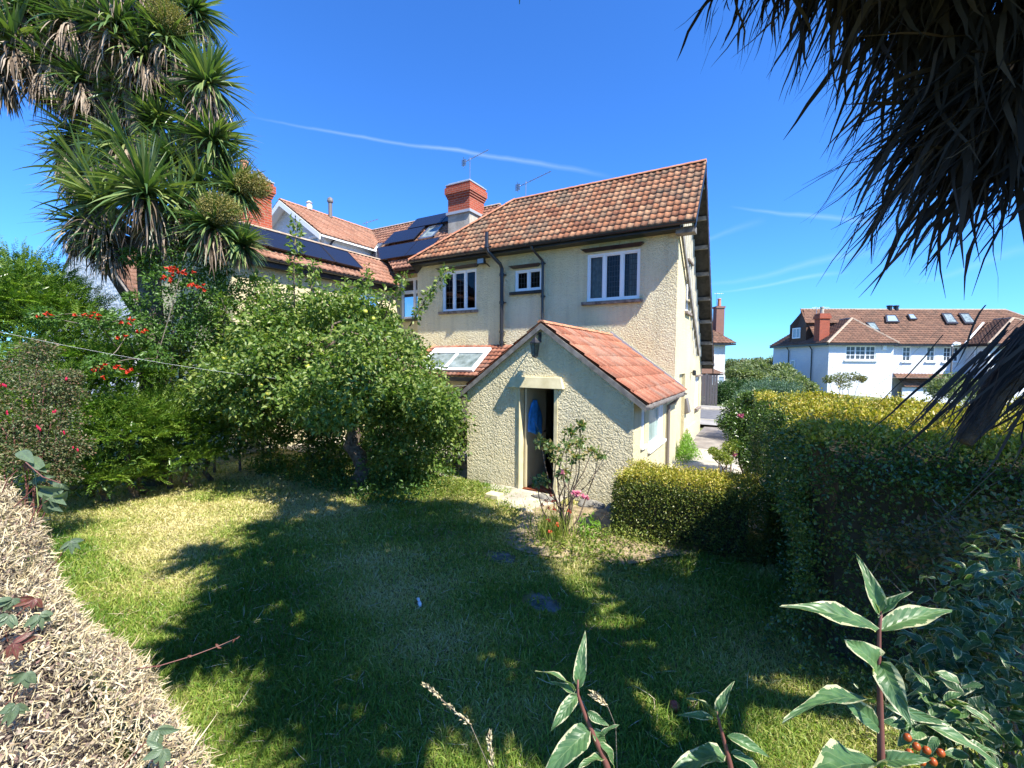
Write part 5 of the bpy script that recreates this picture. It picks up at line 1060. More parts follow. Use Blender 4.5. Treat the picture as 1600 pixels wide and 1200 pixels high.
TREES=[('olive_tree','loose olive-green tree behind the dark hedge on the left of the gap','tree',[(1160,580,40,1.0),(1178,574,41,1.1),(1148,584,39,.8),(1190,580,40,1.0),(1170,590,39,1.1),(1185,594,38,1.1)],L['olive']),
('round_tree','round mid-green tree in the middle of the gap between the houses','tree',[(1205,574,48,1.3),(1222,570,49,1.2),(1215,582,47,1.4),(1200,584,47,1.2),(1232,580,46,1.2)],L['far']),
('leafy_tree','bushy green tree standing at the left corner of the long white house','tree',[(1228,588,34,.9),(1218,596,33,1.0),(1242,598,33,.9),(1232,606,32,1.0),(1210,602,33,.9),(1258,608,32,.8),(1222,578,35,.7)],L['olive']),
('far_tree','distant feathery tree rising behind the gap against the sky','tree',[(1226,562,60,1.3),(1214,566,62,1.4),(1234,566,61,1.1),(1185,568,64,1.2),(1160,570,64,1.2),(1142,570,66,1.2)],L['far'])]
for nm,lb,ct,cl,mt_ in TREES:
    Cc=np.array([pD(x,y,d) for x,y,d,_ in cl]); b0=Cc.mean(0); b0=np.array([b0[0],b0[1],-1.6]); T_=thing(nm,lb,ct,b0,'trees beyond the road'); P,D,_=clumpcloud(9000,Cc,np.array([v[3] for v in cl]),0,shell=.4); leafobj('crown',P,D,rng.uniform(.16,.3,len(P)),mt_,T_)
    mb=MB(); limb(mb,[b0,b0*.4+Cc.mean(0)*.6,Cc.mean(0)],.22,.12,7); [limb(mb,[Cc.mean(0)*.5+b0*.5,c],.09,.03,5) for c in Cc]; mb.obj('trunk',M['bark'],T_)
bush('green_shrub','green shrub behind the golden hedge at the foot of the street lamp','shrub',[(1485,600,20,.8),(1510,605,20,.7),(1530,612,19.5,.5),(1465,608,20,.5),(1495,612,19.5,.8)],5000,.11,L['olive'],base=tuple(onD(1495,612,20)*(1,1,0)+(0,0,-1.3)))
bush('climbing_shrub','thin green climber rising above the golden hedge against the white wall','shrub',[(1310,590,22,.35),(1330,588,22,.35),(1345,592,22,.25),(1295,593,22,.25),(1318,600,22,.4)],1500,.1,L['far'],base=tuple(onD(1318,612,22)*(1,1,0)+(0,0,-1.2)))
# ================================================================== rose and weeds by the porch
RB=np.array([-2.3,5.5,0.]); RO=thing('rose_bush','spindly rose bush with bare stems and pink blooms by the porch','shrub',RB)
rc=[(905,690,5.9,.14),(885,700,5.8,.13),(860,700,5.8,.1),(925,705,5.9,.12),(935,712,5.9,.1),(845,690,5.8,.08),(890,675,5.9,.1),(908,665,6,.06),(870,715,5.8,.1),(900,715,5.8,.12),(880,740,5.7,.1),(850,750,5.7,.07),(840,755,5.7,.06)]
RC=np.array([pD(x,y,d) for x,y,d,_ in rc]); P,D,_=clumpcloud(650,RC,np.array([v[3] for v in rc]),0,shell=.2); leafobj('leaves',P,D,rng.uniform(.05,.085,len(P)),L['rose'],RO,aspect=.65)
mb=MB()
for c in RC:
    m_=RB*.45+c*.55+rng.normal(size=3)*.08; m_[2]=c[2]*.55; limb(mb,[RB+0,m_,c],.013,.005,5,0,.03)
for x,y in ((950,720),(955,700),(828,745),(835,658),(905,750),(920,740),(845,770)): c=pD(x,y,5.8); limb(mb,[RB+(0,0,.4),(RB+c)/2+(0,0,.2),c],.007,.003,4,0,.03)
mb.obj('stems',M['bark'],RO)
for x,y,r in ((878,739,.055),(903,772,.06),(911,775,.05),(897,770,.045),(917,778,.04)):
    c=pD(x,y,5.65); k=36; leafobj('bloom',c+rdir(k)*r*.35,rdir(k)+(0,0,.2),r*.8,L['pink'],RO,aspect=.85)
CR=thing('red_flower_clump','clump of reddish seed stalks and scarlet flowers under the rose bush','plant',(-2.35,5.35,0))
P=np.stack([rng.normal(-2.42,.16,260),rng.normal(5.3,.13,260),np.zeros(260)],1); D=rdir(260)*.35+(0,0,1); strapobj('leaves',P,D,rng.uniform(.2,.5,260),.012,rng.uniform(.1,.5,260),L['weed'],CR)
for x,y in ((864,782),(857,793),(866,795),(862,775),(853,782),(858,812),(860,830),(847,788),(890,798),(871,820)):
    c=pD(x,y,5.5); k=14; leafobj('flower',c+rdir(k)*.014,rdir(k),.03,L['red'],CR,aspect=.5)
def tuft(name,label,c,rx,ry,n,h,mt,w=.03,cat='plant',asp=.4,grp=None):
    if name=='weed_patch': grp='weed patches around the porch'
    T_=thing(name,label,cat,c,grp); P=np.stack([rng.normal(c[0],rx,n),rng.normal(c[1],ry,n),np.zeros(n)],1); r=np.hypot((P[:,0]-c[0])/rx,(P[:,1]-c[1])/ry)
    P[:,2]=rng.random(n)*h*np.clip(1.2-r*.45,.1,1.2); leafobj('leaves',P,rdir(n)+(0,0,.7),rng.uniform(.5,1.3,n)*w,mt,T_,aspect=asp); S_=P[::14]*(1,1,0); strapobj('stems',S_,rdir(len(S_))*.25+(0,0,1),np.maximum(.05,P[::14,2]),.005,.1,L['weed'],T_); return T_
tuft('weed_patch','low patch of yellow-green weeds at the left foot of the porch',(-4.75,6.15,0),.42,.3,2600,.3,L['weed'],.05)
tuft('weed_patch','small yellow-green weed tuft beside the stone block at the doorway',(-3.45,5.75,0),.12,.12,420,.2,L['weed'],.045)
tuft('weed_patch','straggly weeds at the foot of the box hedge',(-1.5,5.55,0),.35,.12,900,.26,L['weed'],.045)
tuft('weed_patch','loose green weeds on the dry bed in front of the rose',(-1.9,5.05,0),.45,.22,1400,.12,L['weed'],.06)
tuft('broad_leaf_plant','green long-leaved plant beside the rose stems',(-2.0,5.6,0),.1,.08,110,.34,L['weedb'],.11,asp=.25)
tuft('bright_weed','bright green weed growing at the foot of the sunny side wall',(-1.62,11.6,0),.12,.4,1500,.62,L['weedb'],.07)
tuft('grass_tuft','upright tuft of green blades on the far left of the lawn',(-8.0,3.75,0),.05,.05,60,.18,L['weed'],.09,asp=.12)
def rock(label,c,r,seed,name='stone',m_=M['rock']):
    rs=np.random.default_rng(seed); mb=MB(); V=[];Fc=[]; n=16; k=10
    for i in range(k):
        th=PI*i/(k-1)
        for j in range(n): a=2*PI*j/n; q=1+.2*math.sin(a*2+seed)+.16*math.sin(a*3+th*4+seed*2)+.1*math.sin(a*5-th*6+seed)+rs.normal()*.05; V.append((c[0]+r[0]*q*math.sin(th)*math.cos(a),c[1]+r[1]*q*math.sin(th)*math.sin(a),c[2]+r[2]*math.cos(th)*(1+.1*math.sin(a*2+seed))))
    for i in range(k-1):
        for j in range(n): Fc.append((i*n+j,(i+1)*n+j,(i+1)*n+(j+1)%n,i*n+(j+1)%n))
    mb.add(V,Fc); return tag(mb.obj(name,m_,None,smooth=True),label,'stone','stepping stones in the lawn' if name=='stepping_stone' else 'loose stones at the foot of the porch')
rock('large flat grey stone at the foot of the porch wall behind the rose',(-2.4,6.76,.03),(.2,.13,.1),1)
rock('dark rounded stone at the porch wall next to the box hedge',(-1.98,6.72,.03),(.14,.11,.12),2)
rock('long grey stone on the threshold of the open doorway',(-3.2,6.7,.02),(.24,.11,.08),3)
rock('mossy stone slab in the lawn nearer the porch',(onZ(782,873,0)[0],onZ(782,873,0)[1],-.005),(.24,.16,.04),5,'stepping_stone',M['slab'])
rock('mossy stone slab in the lawn nearer the camera',(onZ(848,945,0)[0],onZ(848,945,0)[1],-.005),(.17,.2,.04),8,'stepping_stone',M['slab'])
mb=MB(); q=onZ(774,783,0); mb.box(q[0]-.17,q[0]+.1,q[1]-.08,q[1]+.12,0,.13); tag(mb.obj('concrete_block',M['stone'],None,bevel=.015),'pale concrete block beside the doorway path','block')
sheet('doorstep_path',-4.5,-2.9,6.0,7.0,.032,M['conc'],(5,4),lambda X,Y:.01*np.sin(X*5)*np.cos(Y*4))
# blue bag hanging on the open door
mb=MB(); bx=-3.79; V=[];Fc=[]; nu,nv=9,12
for j in range(nv):
    t=j/(nv-1); z=1.66-t*.66; hw=.05+.24*min(1,t*2.2)**.8; cy=7.42+.06*t
    for i in range(nu): u=i/(nu-1)*2-1; V.append((bx+.035*math.sin(u*7+t*5)*t+.05*(1-u*u),cy+u*hw,z+.02*math.sin(u*5)*t-.06*u*t))
for j in range(nv-1):
    for i in range(nu-1): Fc.append((j*nu+i,j*nu+i+1,(j+1)*nu+i+1,(j+1)*nu+i))
mb.add(V,Fc); o=mb.obj('cloth_bag',M['bluecloth'],None,smooth=True); sd=o.modifiers.new('s','SOLIDIFY'); sd.thickness=.012; tag(o,'crumpled blue cloth bag hanging on the open cream door','bag')
# washing line wire
mb=MB(); a=pD(-40,510,5.0); b=np.array([-5.0,6.98,1.92]); 
pts=[a*(1-t)+b*t+np.array([0,0,-.25*4*t*(1-t)]) for t in np.linspace(0,1,24)]; mb.tube(pts,.0013,5); tag(mb.obj('washing_line',M['lead'],None),'thin pale washing line strung from the left hedge to the porch','washing line')
mb=MB(); q=onZ(655,945,0); mb.tube([q+(-.06,.03,.03),q+(-.02,.01,.05),q+(.02,-.02,.04)],[.008,.014,.01],6); mb.tube([q+(.02,-.02,.04),q+(.06,-.05,.03)],[.02,.014],6); tag(mb.obj('bone_shaped_scrap',M['upvc'],None,smooth=True),'small crumpled white scrap lying on the shaded lawn','litter')
q=onZ(1053,1112,0)+(0,0,.035); mb=MB(); mb.lathe(q,[(.008,-.035),(.03,-.03),(.04,-.005),(.036,.02),(.02,.034),(.006,.028)],12); tag(mb.obj('fallen_apple',mat('red_apple_skin',(.35,.03,.02),.35,build=noisy((.3,.02,.015),(.5,.12,.04),20)),None,smooth=True),'red windfall apple lying in the grass near the bottom of the picture','apple')
# ================================================================== grass
def grassfield():
    n=600000; d=rng.random(n)**1.15*9.2+1.6; x=rng.uniform(-120,1720,n); rgt=(x-800)/F*d
    P=np.stack([rgt*math.cos(YAW)-d*math.sin(YAW),rgt*math.sin(YAW)+d*math.cos(YAW)],1)
    X,Y=P.T; ok=(X>-10.6)&(X<3.4)&(Y>.5)&(Y<6.95)&~((X>-3.9)&(X<-2.9)&(Y>6.2)&(rng.random(n)<.9))&~((X>-1.6)&(X<.1)&(Y>5.8))&~((X>.35)&(Y>4.1))
    for sx,sy in ((782,873),(848,945)):
        q=onZ(sx,sy,0); ok&=~((((X-q[0])/.22)**2+((Y-q[1])/.17)**2<1)&(rng.random(n)<.8))
    v=np.sin(X*1.7+np.sin(Y*2.3)*1.2)+np.sin(Y*2.9+X*1.1+2)+.6*np.sin(X*5.1-Y*4.3)
    bare=np.clip((Y-4.9)*.5,0,1)*np.clip(1-np.abs(X+2.2)/2.4,0,1)+np.clip(1-np.hypot(X+3.6,(Y-4.4)*1.2)/1.3,0,1)*.3
    bed=((X+2.05)/1.2)**2+((Y-5.75)/.95)**2<1; ok&=rng.random(n)>np.clip(bare*.8+(v<-1.6)*.25+bed*.5,0,.9)
    X,Y,d,v,bare=X[ok],Y[ok],d[ok],v[ok],bare[ok]; n=len(X); Z=lawn_h(X,Y)+.008
    dry=np.clip(.47+.15*v+bare*.22+np.clip((-4.5-X)*.12,0,.34)*(Y>2)+rng.normal(size=n)*.17,0,1)
    dry=np.clip(dry-np.clip((2.9-Y)*.16,0,.3)-np.clip((3.6-d)*.06,0,.2),0,1)
    h=(rng.gamma(4,.0085,n)+.012)*(1.15-.35*dry); w=(.0016+.00075*d)*rng.uniform(.7,1.2,n); a=rng.random(n)*2*PI; lean=rng.uniform(.2,1.3,n)*(1+dry*.5)
    B=np.stack([X,Y,Z],1); s=np.stack([np.cos(a),np.sin(a),np.zeros(n)],1); b2_=rng.random(n)*2*PI; ld=np.stack([np.cos(b2_),np.sin(b2_),np.zeros(n)],1)
    m1=B+ld*(h*lean*.35)[:,None]+np.array([0,0,1.])*(h*.6)[:,None]; tp=B+ld*(h*lean)[:,None]+np.array([0,0,1.])*(h*np.clip(1.1-lean*.35,.3,1))[:,None]
    V=np.stack([B-s*w[:,None],B+s*w[:,None],m1+s*w[:,None]*.8,m1-s*w[:,None]*.8,tp],1).reshape(-1,3); i=np.arange(n)[:,None]*5
    Fa=np.concatenate([i+np.array([[0,1,2]]),i+np.array([[0,2,3]]),i+np.array([[3,2,4]])],1).reshape(-1,3)
    mt=foliage('grass_blades',[(.08,.17,.02),(.16,.26,.035),(.29,.35,.07),(.5,.45,.18),(.66,.57,.32)],.5,.35,spec=.3)
    o=npmesh('grass',V,Fa,mt,None,rnd=np.repeat(dry,5)); o['kind']='stuff'
grassfield()
# straw lying on the lawn
n=5000; X=rng.uniform(-9.6,0,n); Y=rng.uniform(1,6.8,n); P=np.stack([X,Y,lawn_h(X,Y)+rng.uniform(.02,.05,n)],1); D=rdir(n)*(1,1,.12); o=strapobj('dry_straw',P,D,rng.uniform(.06,.2,n),.004,.1,L['straw'],None,curl=.12,seg=4); o['kind']='stuff'
n=2200; X=rng.normal(-1.9,1.2,n); Y=rng.normal(5.0,.55,n); P=np.stack([X,Y,lawn_h(X,Y)+.02],1); o=leafobj('lawn_weeds',P[(Y<6.6)],(rdir(n)+(0,0,.5))[Y<6.6],rng.uniform(.03,.07,n)[Y<6.6],L['weed'],None,aspect=.5); o['kind']='stuff'
# ================================================================== dry hedge, near left
DH=thing('dry_hedge','brown dried-out twiggy hedge with a little creeper in the near left corner','hedge',(-3.6,.1,0))
def zt(X): return np.clip(.73+(-2.45-X)*.43,.35,2.05)
def dhsurf(n,shrink=0):
    X=-1.68-5.3*rng.random(n)**1.08; a=rng.uniform(-.1,PI+.1,n); c,s=np.cos(a),np.sin(a); H_=zt(X)-shrink; e=.55
    endf=np.clip((-1.68-X)/.6,0,1)**.5
    Y=.12+(.9-shrink)*np.sign(c)*np.abs(c)**e*(.6+.4*endf); Z=H_*np.clip(s,0,1)**e*(.75+.25*endf)
    N=np.stack([.35*(1-endf)+.25,c,np.clip(s,0,1)*1.1],1)
    P=np.stack([X,Y,Z],1); return P+unit(N)*(lump(P,3,.09)+lump(P,8,.05)+lump(P,17,.02))[:,None],unit(N)
P,N=dhsurf(60000); P=P-N*np.abs(rng.normal(size=len(P)))[:,None]*.05; ds=np.linalg.norm(P-EYE,axis=1)
S1=straps(P,unit(N*.45+rdir(len(P))*.9+(.2,.0,.1)),rng.uniform(.03,.1,len(P)),.0062,.1,seg=4,curl=.3)
P,N=dhsurf(30000); P-=N*.02; leafobj('dead_leaves',P,unit(N+rdir(len(P))*1.2),rng.uniform(.014,.034,len(P)),L['deadleaf'],DH,aspect=.5)
P,N=dhsurf(260); P=P-N*.08; S2=straps(P,unit(N*.2+rdir(len(P))*.8+(.3,0,.1)),rng.uniform(.12,.28,len(P)),.009,.2,seg=6,curl=.14)
npmesh('dry_twigs',np.vstack([S1[0],S2[0]]),np.vstack([S1[1],S2[1]+len(S1[0])]),L['straw'],DH,rnd=np.concatenate([rng.random(S1[2].max()+1)[S1[2]],rng.random(S2[2].max()+1)[S2[2]]]))
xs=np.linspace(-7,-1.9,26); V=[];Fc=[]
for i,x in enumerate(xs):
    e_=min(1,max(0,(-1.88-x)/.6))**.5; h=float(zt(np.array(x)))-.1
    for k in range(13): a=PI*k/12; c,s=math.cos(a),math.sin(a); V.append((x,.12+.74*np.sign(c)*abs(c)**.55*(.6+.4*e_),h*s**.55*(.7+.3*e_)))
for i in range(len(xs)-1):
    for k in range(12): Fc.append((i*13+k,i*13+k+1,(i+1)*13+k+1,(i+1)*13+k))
Fc.append(tuple((len(xs)-1)*13+k for k in range(13))); mb=MB(); mb.add(V,Fc); mb.obj('dark_core',M['drytwigcore'],DH,smooth=True)  # solid core, coloured dark to give shaded-looking gaps between the twigs
# ------------------------------------------------------------------ shaped hero leaves
def hero(name,P,D,Nr,Ln,wd,mt,parent,bend=.25,fold=.25,shape='ovate',wave=.0):
    n=len(P); D=unit(np.asarray(D,float)); Nr=np.asarray(Nr,float); W_=unit(np.cross(D,Nr)); N=unit(np.cross(W_,D)); nu,nv=9,7
    u=np.linspace(0,1,nu); v=np.linspace(-1,1,nv); prof=np.sin(PI*u**.72)**.85*(1-u*.12); prof[0]=.03; prof[-1]=.0
    Ln=np.broadcast_to(Ln,(n,)); wd=np.broadcast_to(wd,(n,)); bend=np.broadcast_to(bend,(n,)); fold=np.broadcast_to(fold,(n,))
    U,Vv=np.meshgrid(u,v,indexing='ij'); ph=rng.random(n)*6
    along=U[None]*Ln[:,None,None]; side=Vv[None]*prof[None,:,None]*wd[:,None,None]*.5
    h=np.abs(side)*fold[:,None,None]*1.2-(U[None]**2)*(Ln*bend)[:,None,None]+wave*1.6*np.sin(U[None]*11+ph[:,None,None]+Vv[None]*1.5)*np.abs(Vv[None])*wd[:,None,None]
    V=P[:,None,None]+D[:,None,None]*along[...,None]+W_[:,None,None]*side[...,None]+N[:,None,None]*h[...,None]
    i0=np.arange(nu*nv).reshape(nu,nv); q=np.stack([i0[:-1,:-1],i0[1:,:-1],i0[1:,1:],i0[:-1,1:]],-1).reshape(-1,4)
    Fa=(np.arange(n)[:,None,None]*nu*nv+q[None]).reshape(-1,4)
    uv=np.tile(np.stack([U,Vv],-1).reshape(-1,2),(n,1)); return npmesh(name,V.reshape(-1,3),Fa,mt,parent,rnd=np.repeat(rng.random(n),nu*nv),uv=uv,smooth=True)
def hero_mat(name,g1,g2,cream=None,vein=(.14,.22,.09),edge=.62):
    m=bpy.data.materials.new(name); m.use_nodes=True; t=m.node_tree; b=t.nodes['Principled BSDF']; o=t.nodes['Material Output']
    uv=attr(t,'luv','Vector'); sx=t.nodes.new('ShaderNodeSeparateXYZ'); t.links.new(uv,sx.inputs[0]); av=mth(t,'ABSOLUTE',sx.outputs[1])
    c=mixc(t,attr(t,'rnd'),g1,g2); c=mixc(t,ramp(t,noise(t,60,3),[(.35,(0,0,0)),(.65,(.6,.6,.6))]),c,tuple(x*1.5 for x in g2))
    # midrib and side veins
    tri=mth(t,'PINGPONG',mth(t,'SUBTRACT',mth(t,'MULTIPLY',sx.outputs[0],7),mth(t,'MULTIPLY',av,1.8)),.5)
    vn_=mth(t,'MULTIPLY',mth(t,'LESS_THAN',tri,.045),.55); mid=mth(t,'LESS_THAN',av,.035); c=mixc(t,mth(t,'MAXIMUM',vn_,mid),c,vein)
    if cream:
        e=mth(t,'GREATER_THAN',mth(t,'ADD',av,mth(t,'MULTIPLY',mth(t,'SUBTRACT',noise(t,45,4,.7),.5),1.5)),edge); c=mixc(t,e,c,cream)
    t.links.new(c,b.inputs['Base Color']); b.inputs['Roughness'].default_value=.42; bump(t,b,mth(t,'MULTIPLY',tri,-1),.35,.004)
    tl=t.nodes.new('ShaderNodeBsdfTranslucent'); t.links.new(mixc(t,1.0,c,(1.3,1.5,.5),'MULTIPLY'),tl.inputs[0]); ad=t.nodes.new('ShaderNodeMixShader'); ad.inputs[0].default_value=.3
    t.links.new(b.outputs[0],ad.inputs[1]); t.links.new(tl.outputs[0],ad.inputs[2]); t.links.new(ad.outputs[0],o.inputs[0]); return m
VAR=hero_mat('variegated_leaf',(.035,.09,.035),(.075,.15,.055),(.46,.46,.28),edge=.84); CRP=hero_mat('creeper_hero_leaf',(.07,.11,.07),(.11,.15,.09)); GRN=hero_mat('plain_leaf',(.05,.12,.03),(.09,.18,.05))
MAR=hero_mat('maroon_leaf',(.1,.025,.03),(.16,.05,.04))
# creeper over the dry hedge
CP=thing('creeper','creeper with dull green and maroon five-fingered leaves trailing over the dry hedge','climber',(-3,.5,1))
cp=[(20,935,2.35,0),(62,960,2.3,0),(40,1050,2.0,0),(25,1100,1.9,0),(82,776,3.0,0),(95,755,3.1,0),(42,722,3.1,1),(60,745,3.1,0),(110,845,2.8,0),(245,1140,1.85,0),(20,1005,2.1,1),(55,935,2.4,1),(255,1170,1.8,0),(15,960,2.2,0)]
mb=MB(); prev=None
for x,y,d,mr_ in cp:
    c=pD(x,y,d-.12); k=5; vw_=EYE-c; vw_=vw_/np.linalg.norm(vw_); u=unit(np.cross([vw_],[0,0,1.]))[0]; w3=np.cross(u,vw_); a0=rng.uniform(-2.6,-.6); D=[u*math.cos(a0+t)+w3*math.sin(a0+t) for t in np.linspace(-1.1,1.1,k)]
    hero('leaf',np.repeat([c],k,0),np.array(D)+rng.normal(size=(k,3))*.15,np.repeat([vw_],k,0)+rng.normal(size=(k,3))*.3,rng.uniform(.05,.085,k),rng.uniform(.024,.038,k),MAR if mr_ else CRP,CP,bend=.25)
    q=c-np.array([0,0,.2])-np.array([.1,.1,0]); mb.tube([c,(c+q)/2+rng.normal(size=3)*.02,q],[.0025,.003,.004],5)
for a,b in (((0,900),(15,1010)),((15,1010),(20,1100)),((0,1090),(60,960)),((40,722),(95,755))): p,q=pD(*a,2.2),pD(*b,2.2); mb.tube([p,(p+q)/2+rng.normal(size=3)*.03,q],.0025,5)
pts=[pD(x,y,d) for x,y,d in ((215,1045,2.1),(250,1040,2.1),(300,1025,2.15),(340,1010,2.2),(368,998,2.25))]; mb.tube(pts,[.003,.0028,.0024,.002,.001],5)
mb.obj('stems',M['stemred'],CP); P=np.array([pts[i] for i in (1,2,2,3,3,4,4)]); hero('small_leaf',P,rdir(7)+(0,0,.3),rdir(7),.022,.012,MAR,CP)
# grey-green broad leaves at the hedge corner
PL=thing('broad_leaf_creeper','pale grey-green oval leaves hanging at the top corner of the dry hedge','climber',tuple(pD(85,780,3.0)))
lv=[((60,760),(95,768)),((62,765),(100,785)),((70,775),(92,800)),((55,735),(80,728)),((45,715),(70,735)),((80,800),(70,775)),((85,785),(103,772)),((30,705),(50,720))]
P=np.array([pD(*a,2.95) for a,b in lv]); T_=np.array([pD(*b,2.85) for a,b in lv]); hero('leaf',P,T_-P,np.tile(EYE-P[0],(len(P),1))+rng.normal(size=P.shape)*1.0,np.linalg.norm(T_-P,axis=1),.075,CRP,PL,bend=.1)
mb=MB(); mb.tube([pD(30,700,3),pD(55,740,2.97),pD(60,790,2.95),pD(45,830,2.95)],.003,5); mb.obj('stems',M['stemgreen'],PL)
# ================================================================== near variegated shoots
def shoot(label,stem,d,lvs,name='variegated_dogwood',wf=.42):
    pts=[pD(x,y,d) for x,y in stem]; foot=pts[-1].copy(); foot=foot+FW*(1,1,0)*.25; foot[2]=0
    T_=thing(name,label,'plant',foot,'variegated shoots along the bottom of the picture'); mb=MB(); mb.tube(pts[::1]+[foot*.4+pts[-1]*.6+(.0,0,.0),foot],list(np.linspace(.0016,.0055,len(pts)))+[.007,.009],8); mb.obj('stem',M['stemred'],T_,smooth=True)
    for (a,b,wd,dz) in lvs:
        p,q=pD(*a,d),pD(*b,d-dz); Ln=np.linalg.norm(q-p); vw_=EYE-p; vw_/=np.linalg.norm(vw_)
        nrm=vw_*.8+np.array([0,0,.7])+rng.normal(size=3)*.45
        hero('leaf',np.array([p]),np.array([q-p+np.array([0,0,Ln*.22])]),np.array([nrm]),Ln*1.0,wd*Ln*.85,VAR,T_,bend=rng.uniform(.3,.6),fold=rng.uniform(.25,.6),wave=.09)
    return T_
shoot('tall variegated dogwood shoot standing highest in the bottom right',[(1378,948),(1374,985),(1373,1040),(1375,1090),(1376,1140),(1377,1200),(1377,1240)],.62,[((1370,985),(1248,948),.3,.02),((1374,985),(1500,958),.3,.0),((1376,962),(1356,885),.34,.0),((1378,958),(1408,925),.4,.02),((1372,965),(1378,925),.3,0),((1374,1045),(1340,1014),.7,.02),((1376,1035),(1404,1112),.62,.05),((1366,1100),(1240,1072),.27,.03),((1374,1138),(1318,1100),.36,.02),((1374,1140),(1340,1122),.3,0),((1374,1200),(1258,1186),.42,.04),((1378,1190),(1450,1190),.45,.03),((1380,1100),(1500,1165),.2,.03),((1440,1130),(1570,1192),.26,.04)])
shoot('variegated dogwood shoot rising from the bottom centre of the picture',[(903,1062),(903,1085),(915,1120),(928,1150),(942,1180),(955,1215)],.72,[((903,1075),(913,1005),.34,0),((899,1080),(850,1033),.22,.02),((900,1086),(864,1064),.35,0),((902,1086),(866,1142),.4,.04),((922,1140),(860,1208),.5,.05),((925,1140),(950,1175),.5,.0),((918,1112),(945,1140),.5,.02),((935,1160),(975,1205),.3,0),((945,1185),(905,1190),.4,.02),((938,1150),(965,1130),.3,0)])
shoot('small variegated dogwood shoot between the other two at the bottom edge',[(1120,1112),(1124,1130),(1132,1160),(1140,1190),(1146,1220)],.8,[((1121,1122),(1136,1070),.36,0),((1119,1120),(1084,1075),.22,.02),((1115,1122),(1068,1120),.3,0),((1136,1150),(1202,1185),.36,.03),((1134,1180),(1050,1200),.36,.04),((1142,1175),(1195,1205),.36,.02),((1120,1120),(1108,1095),.3,0)])
VS=thing('variegated_shrub','large cream-edged variegated shrub in the bottom right corner','shrub',(.85,1.9,0))
vc=[(1560,900,1.75,.16),(1590,930,1.6,.2),(1530,940,1.75,.18),(1500,970,1.7,.15),(1560,980,1.6,.2),(1490,1010,1.6,.14),(1540,1030,1.5,.18),(1590,1020,1.4,.2),(1470,1050,1.5,.12),(1510,1080,1.4,.16),(1570,1090,1.35,.18),(1550,1150,1.25,.18),(1500,1150,1.25,.14),(1600,1150,1.2,.2),(1460,1130,1.3,.1),(1440,1090,1.4,.08),(1590,850,1.9,.15),(1640,1000,1.5,.25)]
VC=np.array([pD(x,y,d) for x,y,d,_ in vc]); P,D,_=clumpcloud(1150,VC,np.array([v[3] for v in vc]),0,shell=.3)
hero('leaves',P,D*.7+rdir(len(P))*.6+(0,0,-.25),rdir(len(P))*.6+(0,0,1)+SUNV,rng.uniform(.045,.085,len(P)),rng.uniform(.022,.038,len(P)),VAR,VS,bend=rng.uniform(.1,.5,len(P)),wave=.06)
mb=MB(); vb=np.array([.95,1.7,0.]); 
for c in VC: limb(mb,[vb+0,vb*.5+c*.5,c],.009,.004,5,0,.03)
mb.obj('stems',M['bark'],VS)
mb=MB()
for x,y in ((1418,1152),(1432,1166),(1421,1176),(1448,1172),(1458,1190),(1440,1190),(1470,1176)): c=pD(x,y,.95); mb.lathe(c,[(.002,-.008),(.006,-.006),(.008,0),(.006,.005),(.002,.008)],8)
mb.obj('orange_fruit',L['orange'],VS,smooth=True)
# small-leaved tangle below the tall hedge
BR_=thing('tangled_undergrowth','pale dry-leaved undergrowth tangle under the tall hedge at right','shrub',tuple(pD(1480,860,2.3)*(1,1,0)))
tc_=[(1440,840,2.5,.12),(1480,870,2.4,.15),(1520,860,2.3,.18),(1560,830,2.3,.18),(1590,800,2.3,.15),(1450,880,2.4,.1),(1420,860,2.5,.08),(1500,830,2.4,.12),(1590,850,2.1,.2),(1380,850,2.6,.08)]
TC=np.array([pD(x,y,d) for x,y,d,_ in tc_]); P,D,_=clumpcloud(1500,TC,np.array([v[3] for v in tc_]),0); leafobj('leaves',P,D,rng.uniform(.02,.045,len(P)),L['fuch'],BR_,aspect=.5)
mb=MB(); 
for c in TC: 
    limb(mb,[np.array([TC.mean(0)[0]+.3,TC.mean(0)[1]+.2,0]),c+(.15,.05,-.4),c+rng.normal(size=3)*.12,c+rng.normal(size=3)*.2],.004,.0015,4,0,.04)
mb.obj('stems',M['palmbark'],BR_)
# seed heads
def seedstalk(label,pts,d):
    p=[pD(x,y,d) for x,y in pts]; foot=p[-1].copy(); foot[2]=0; T_=thing('grass_seed_stalk',label,'grass stalk',foot,'dry grass seed stalks'); mb=MB(); mb.tube(p+[foot],[.001]*len(p)+[.0015],5); mb.obj('stem',M['palmbark'],T_)
    n=70; t=rng.random(n); a,b=p[0],p[1]; P=a*(1-t[:,None])+b*t[:,None]+rng.normal(size=(n,3))*.0025; leafobj('seed_head',P,rdir(n)*.5+(a-b)/np.linalg.norm(a-b),.012,L['straw'],T_,aspect=.3)
seedstalk('dry leaning grass seed head left of centre at the bottom',[(664,1070),(735,1132),(765,1200),(780,1260)],1.1)
seedstalk('dry upright grass seed head at the bottom edge',[(765,1148),(770,1200),(772,1270)],1.0)
seedstalk('dry arching grass seed head right of the centre dogwood shoot',[(928,1085),(950,1105),(962,1135),(966,1260)],.95)
# ================================================================== overhanging cordyline (near, right and overhead)
OC=thing('overhanging_palm','near cordyline tree with dark dry leaf skirts hanging into the top right of the picture','tree',(2.3,1.9,0))
mb=MB(); tr=[np.array(p,float) for p in ((2.3,1.9,0),(2.2,1.8,1.6),(2.05,1.7,3.0),(1.7,1.5,4.2),(1.3,1.6,5.2))]; limb(mb,tr,.2,.13,10,0,.02)
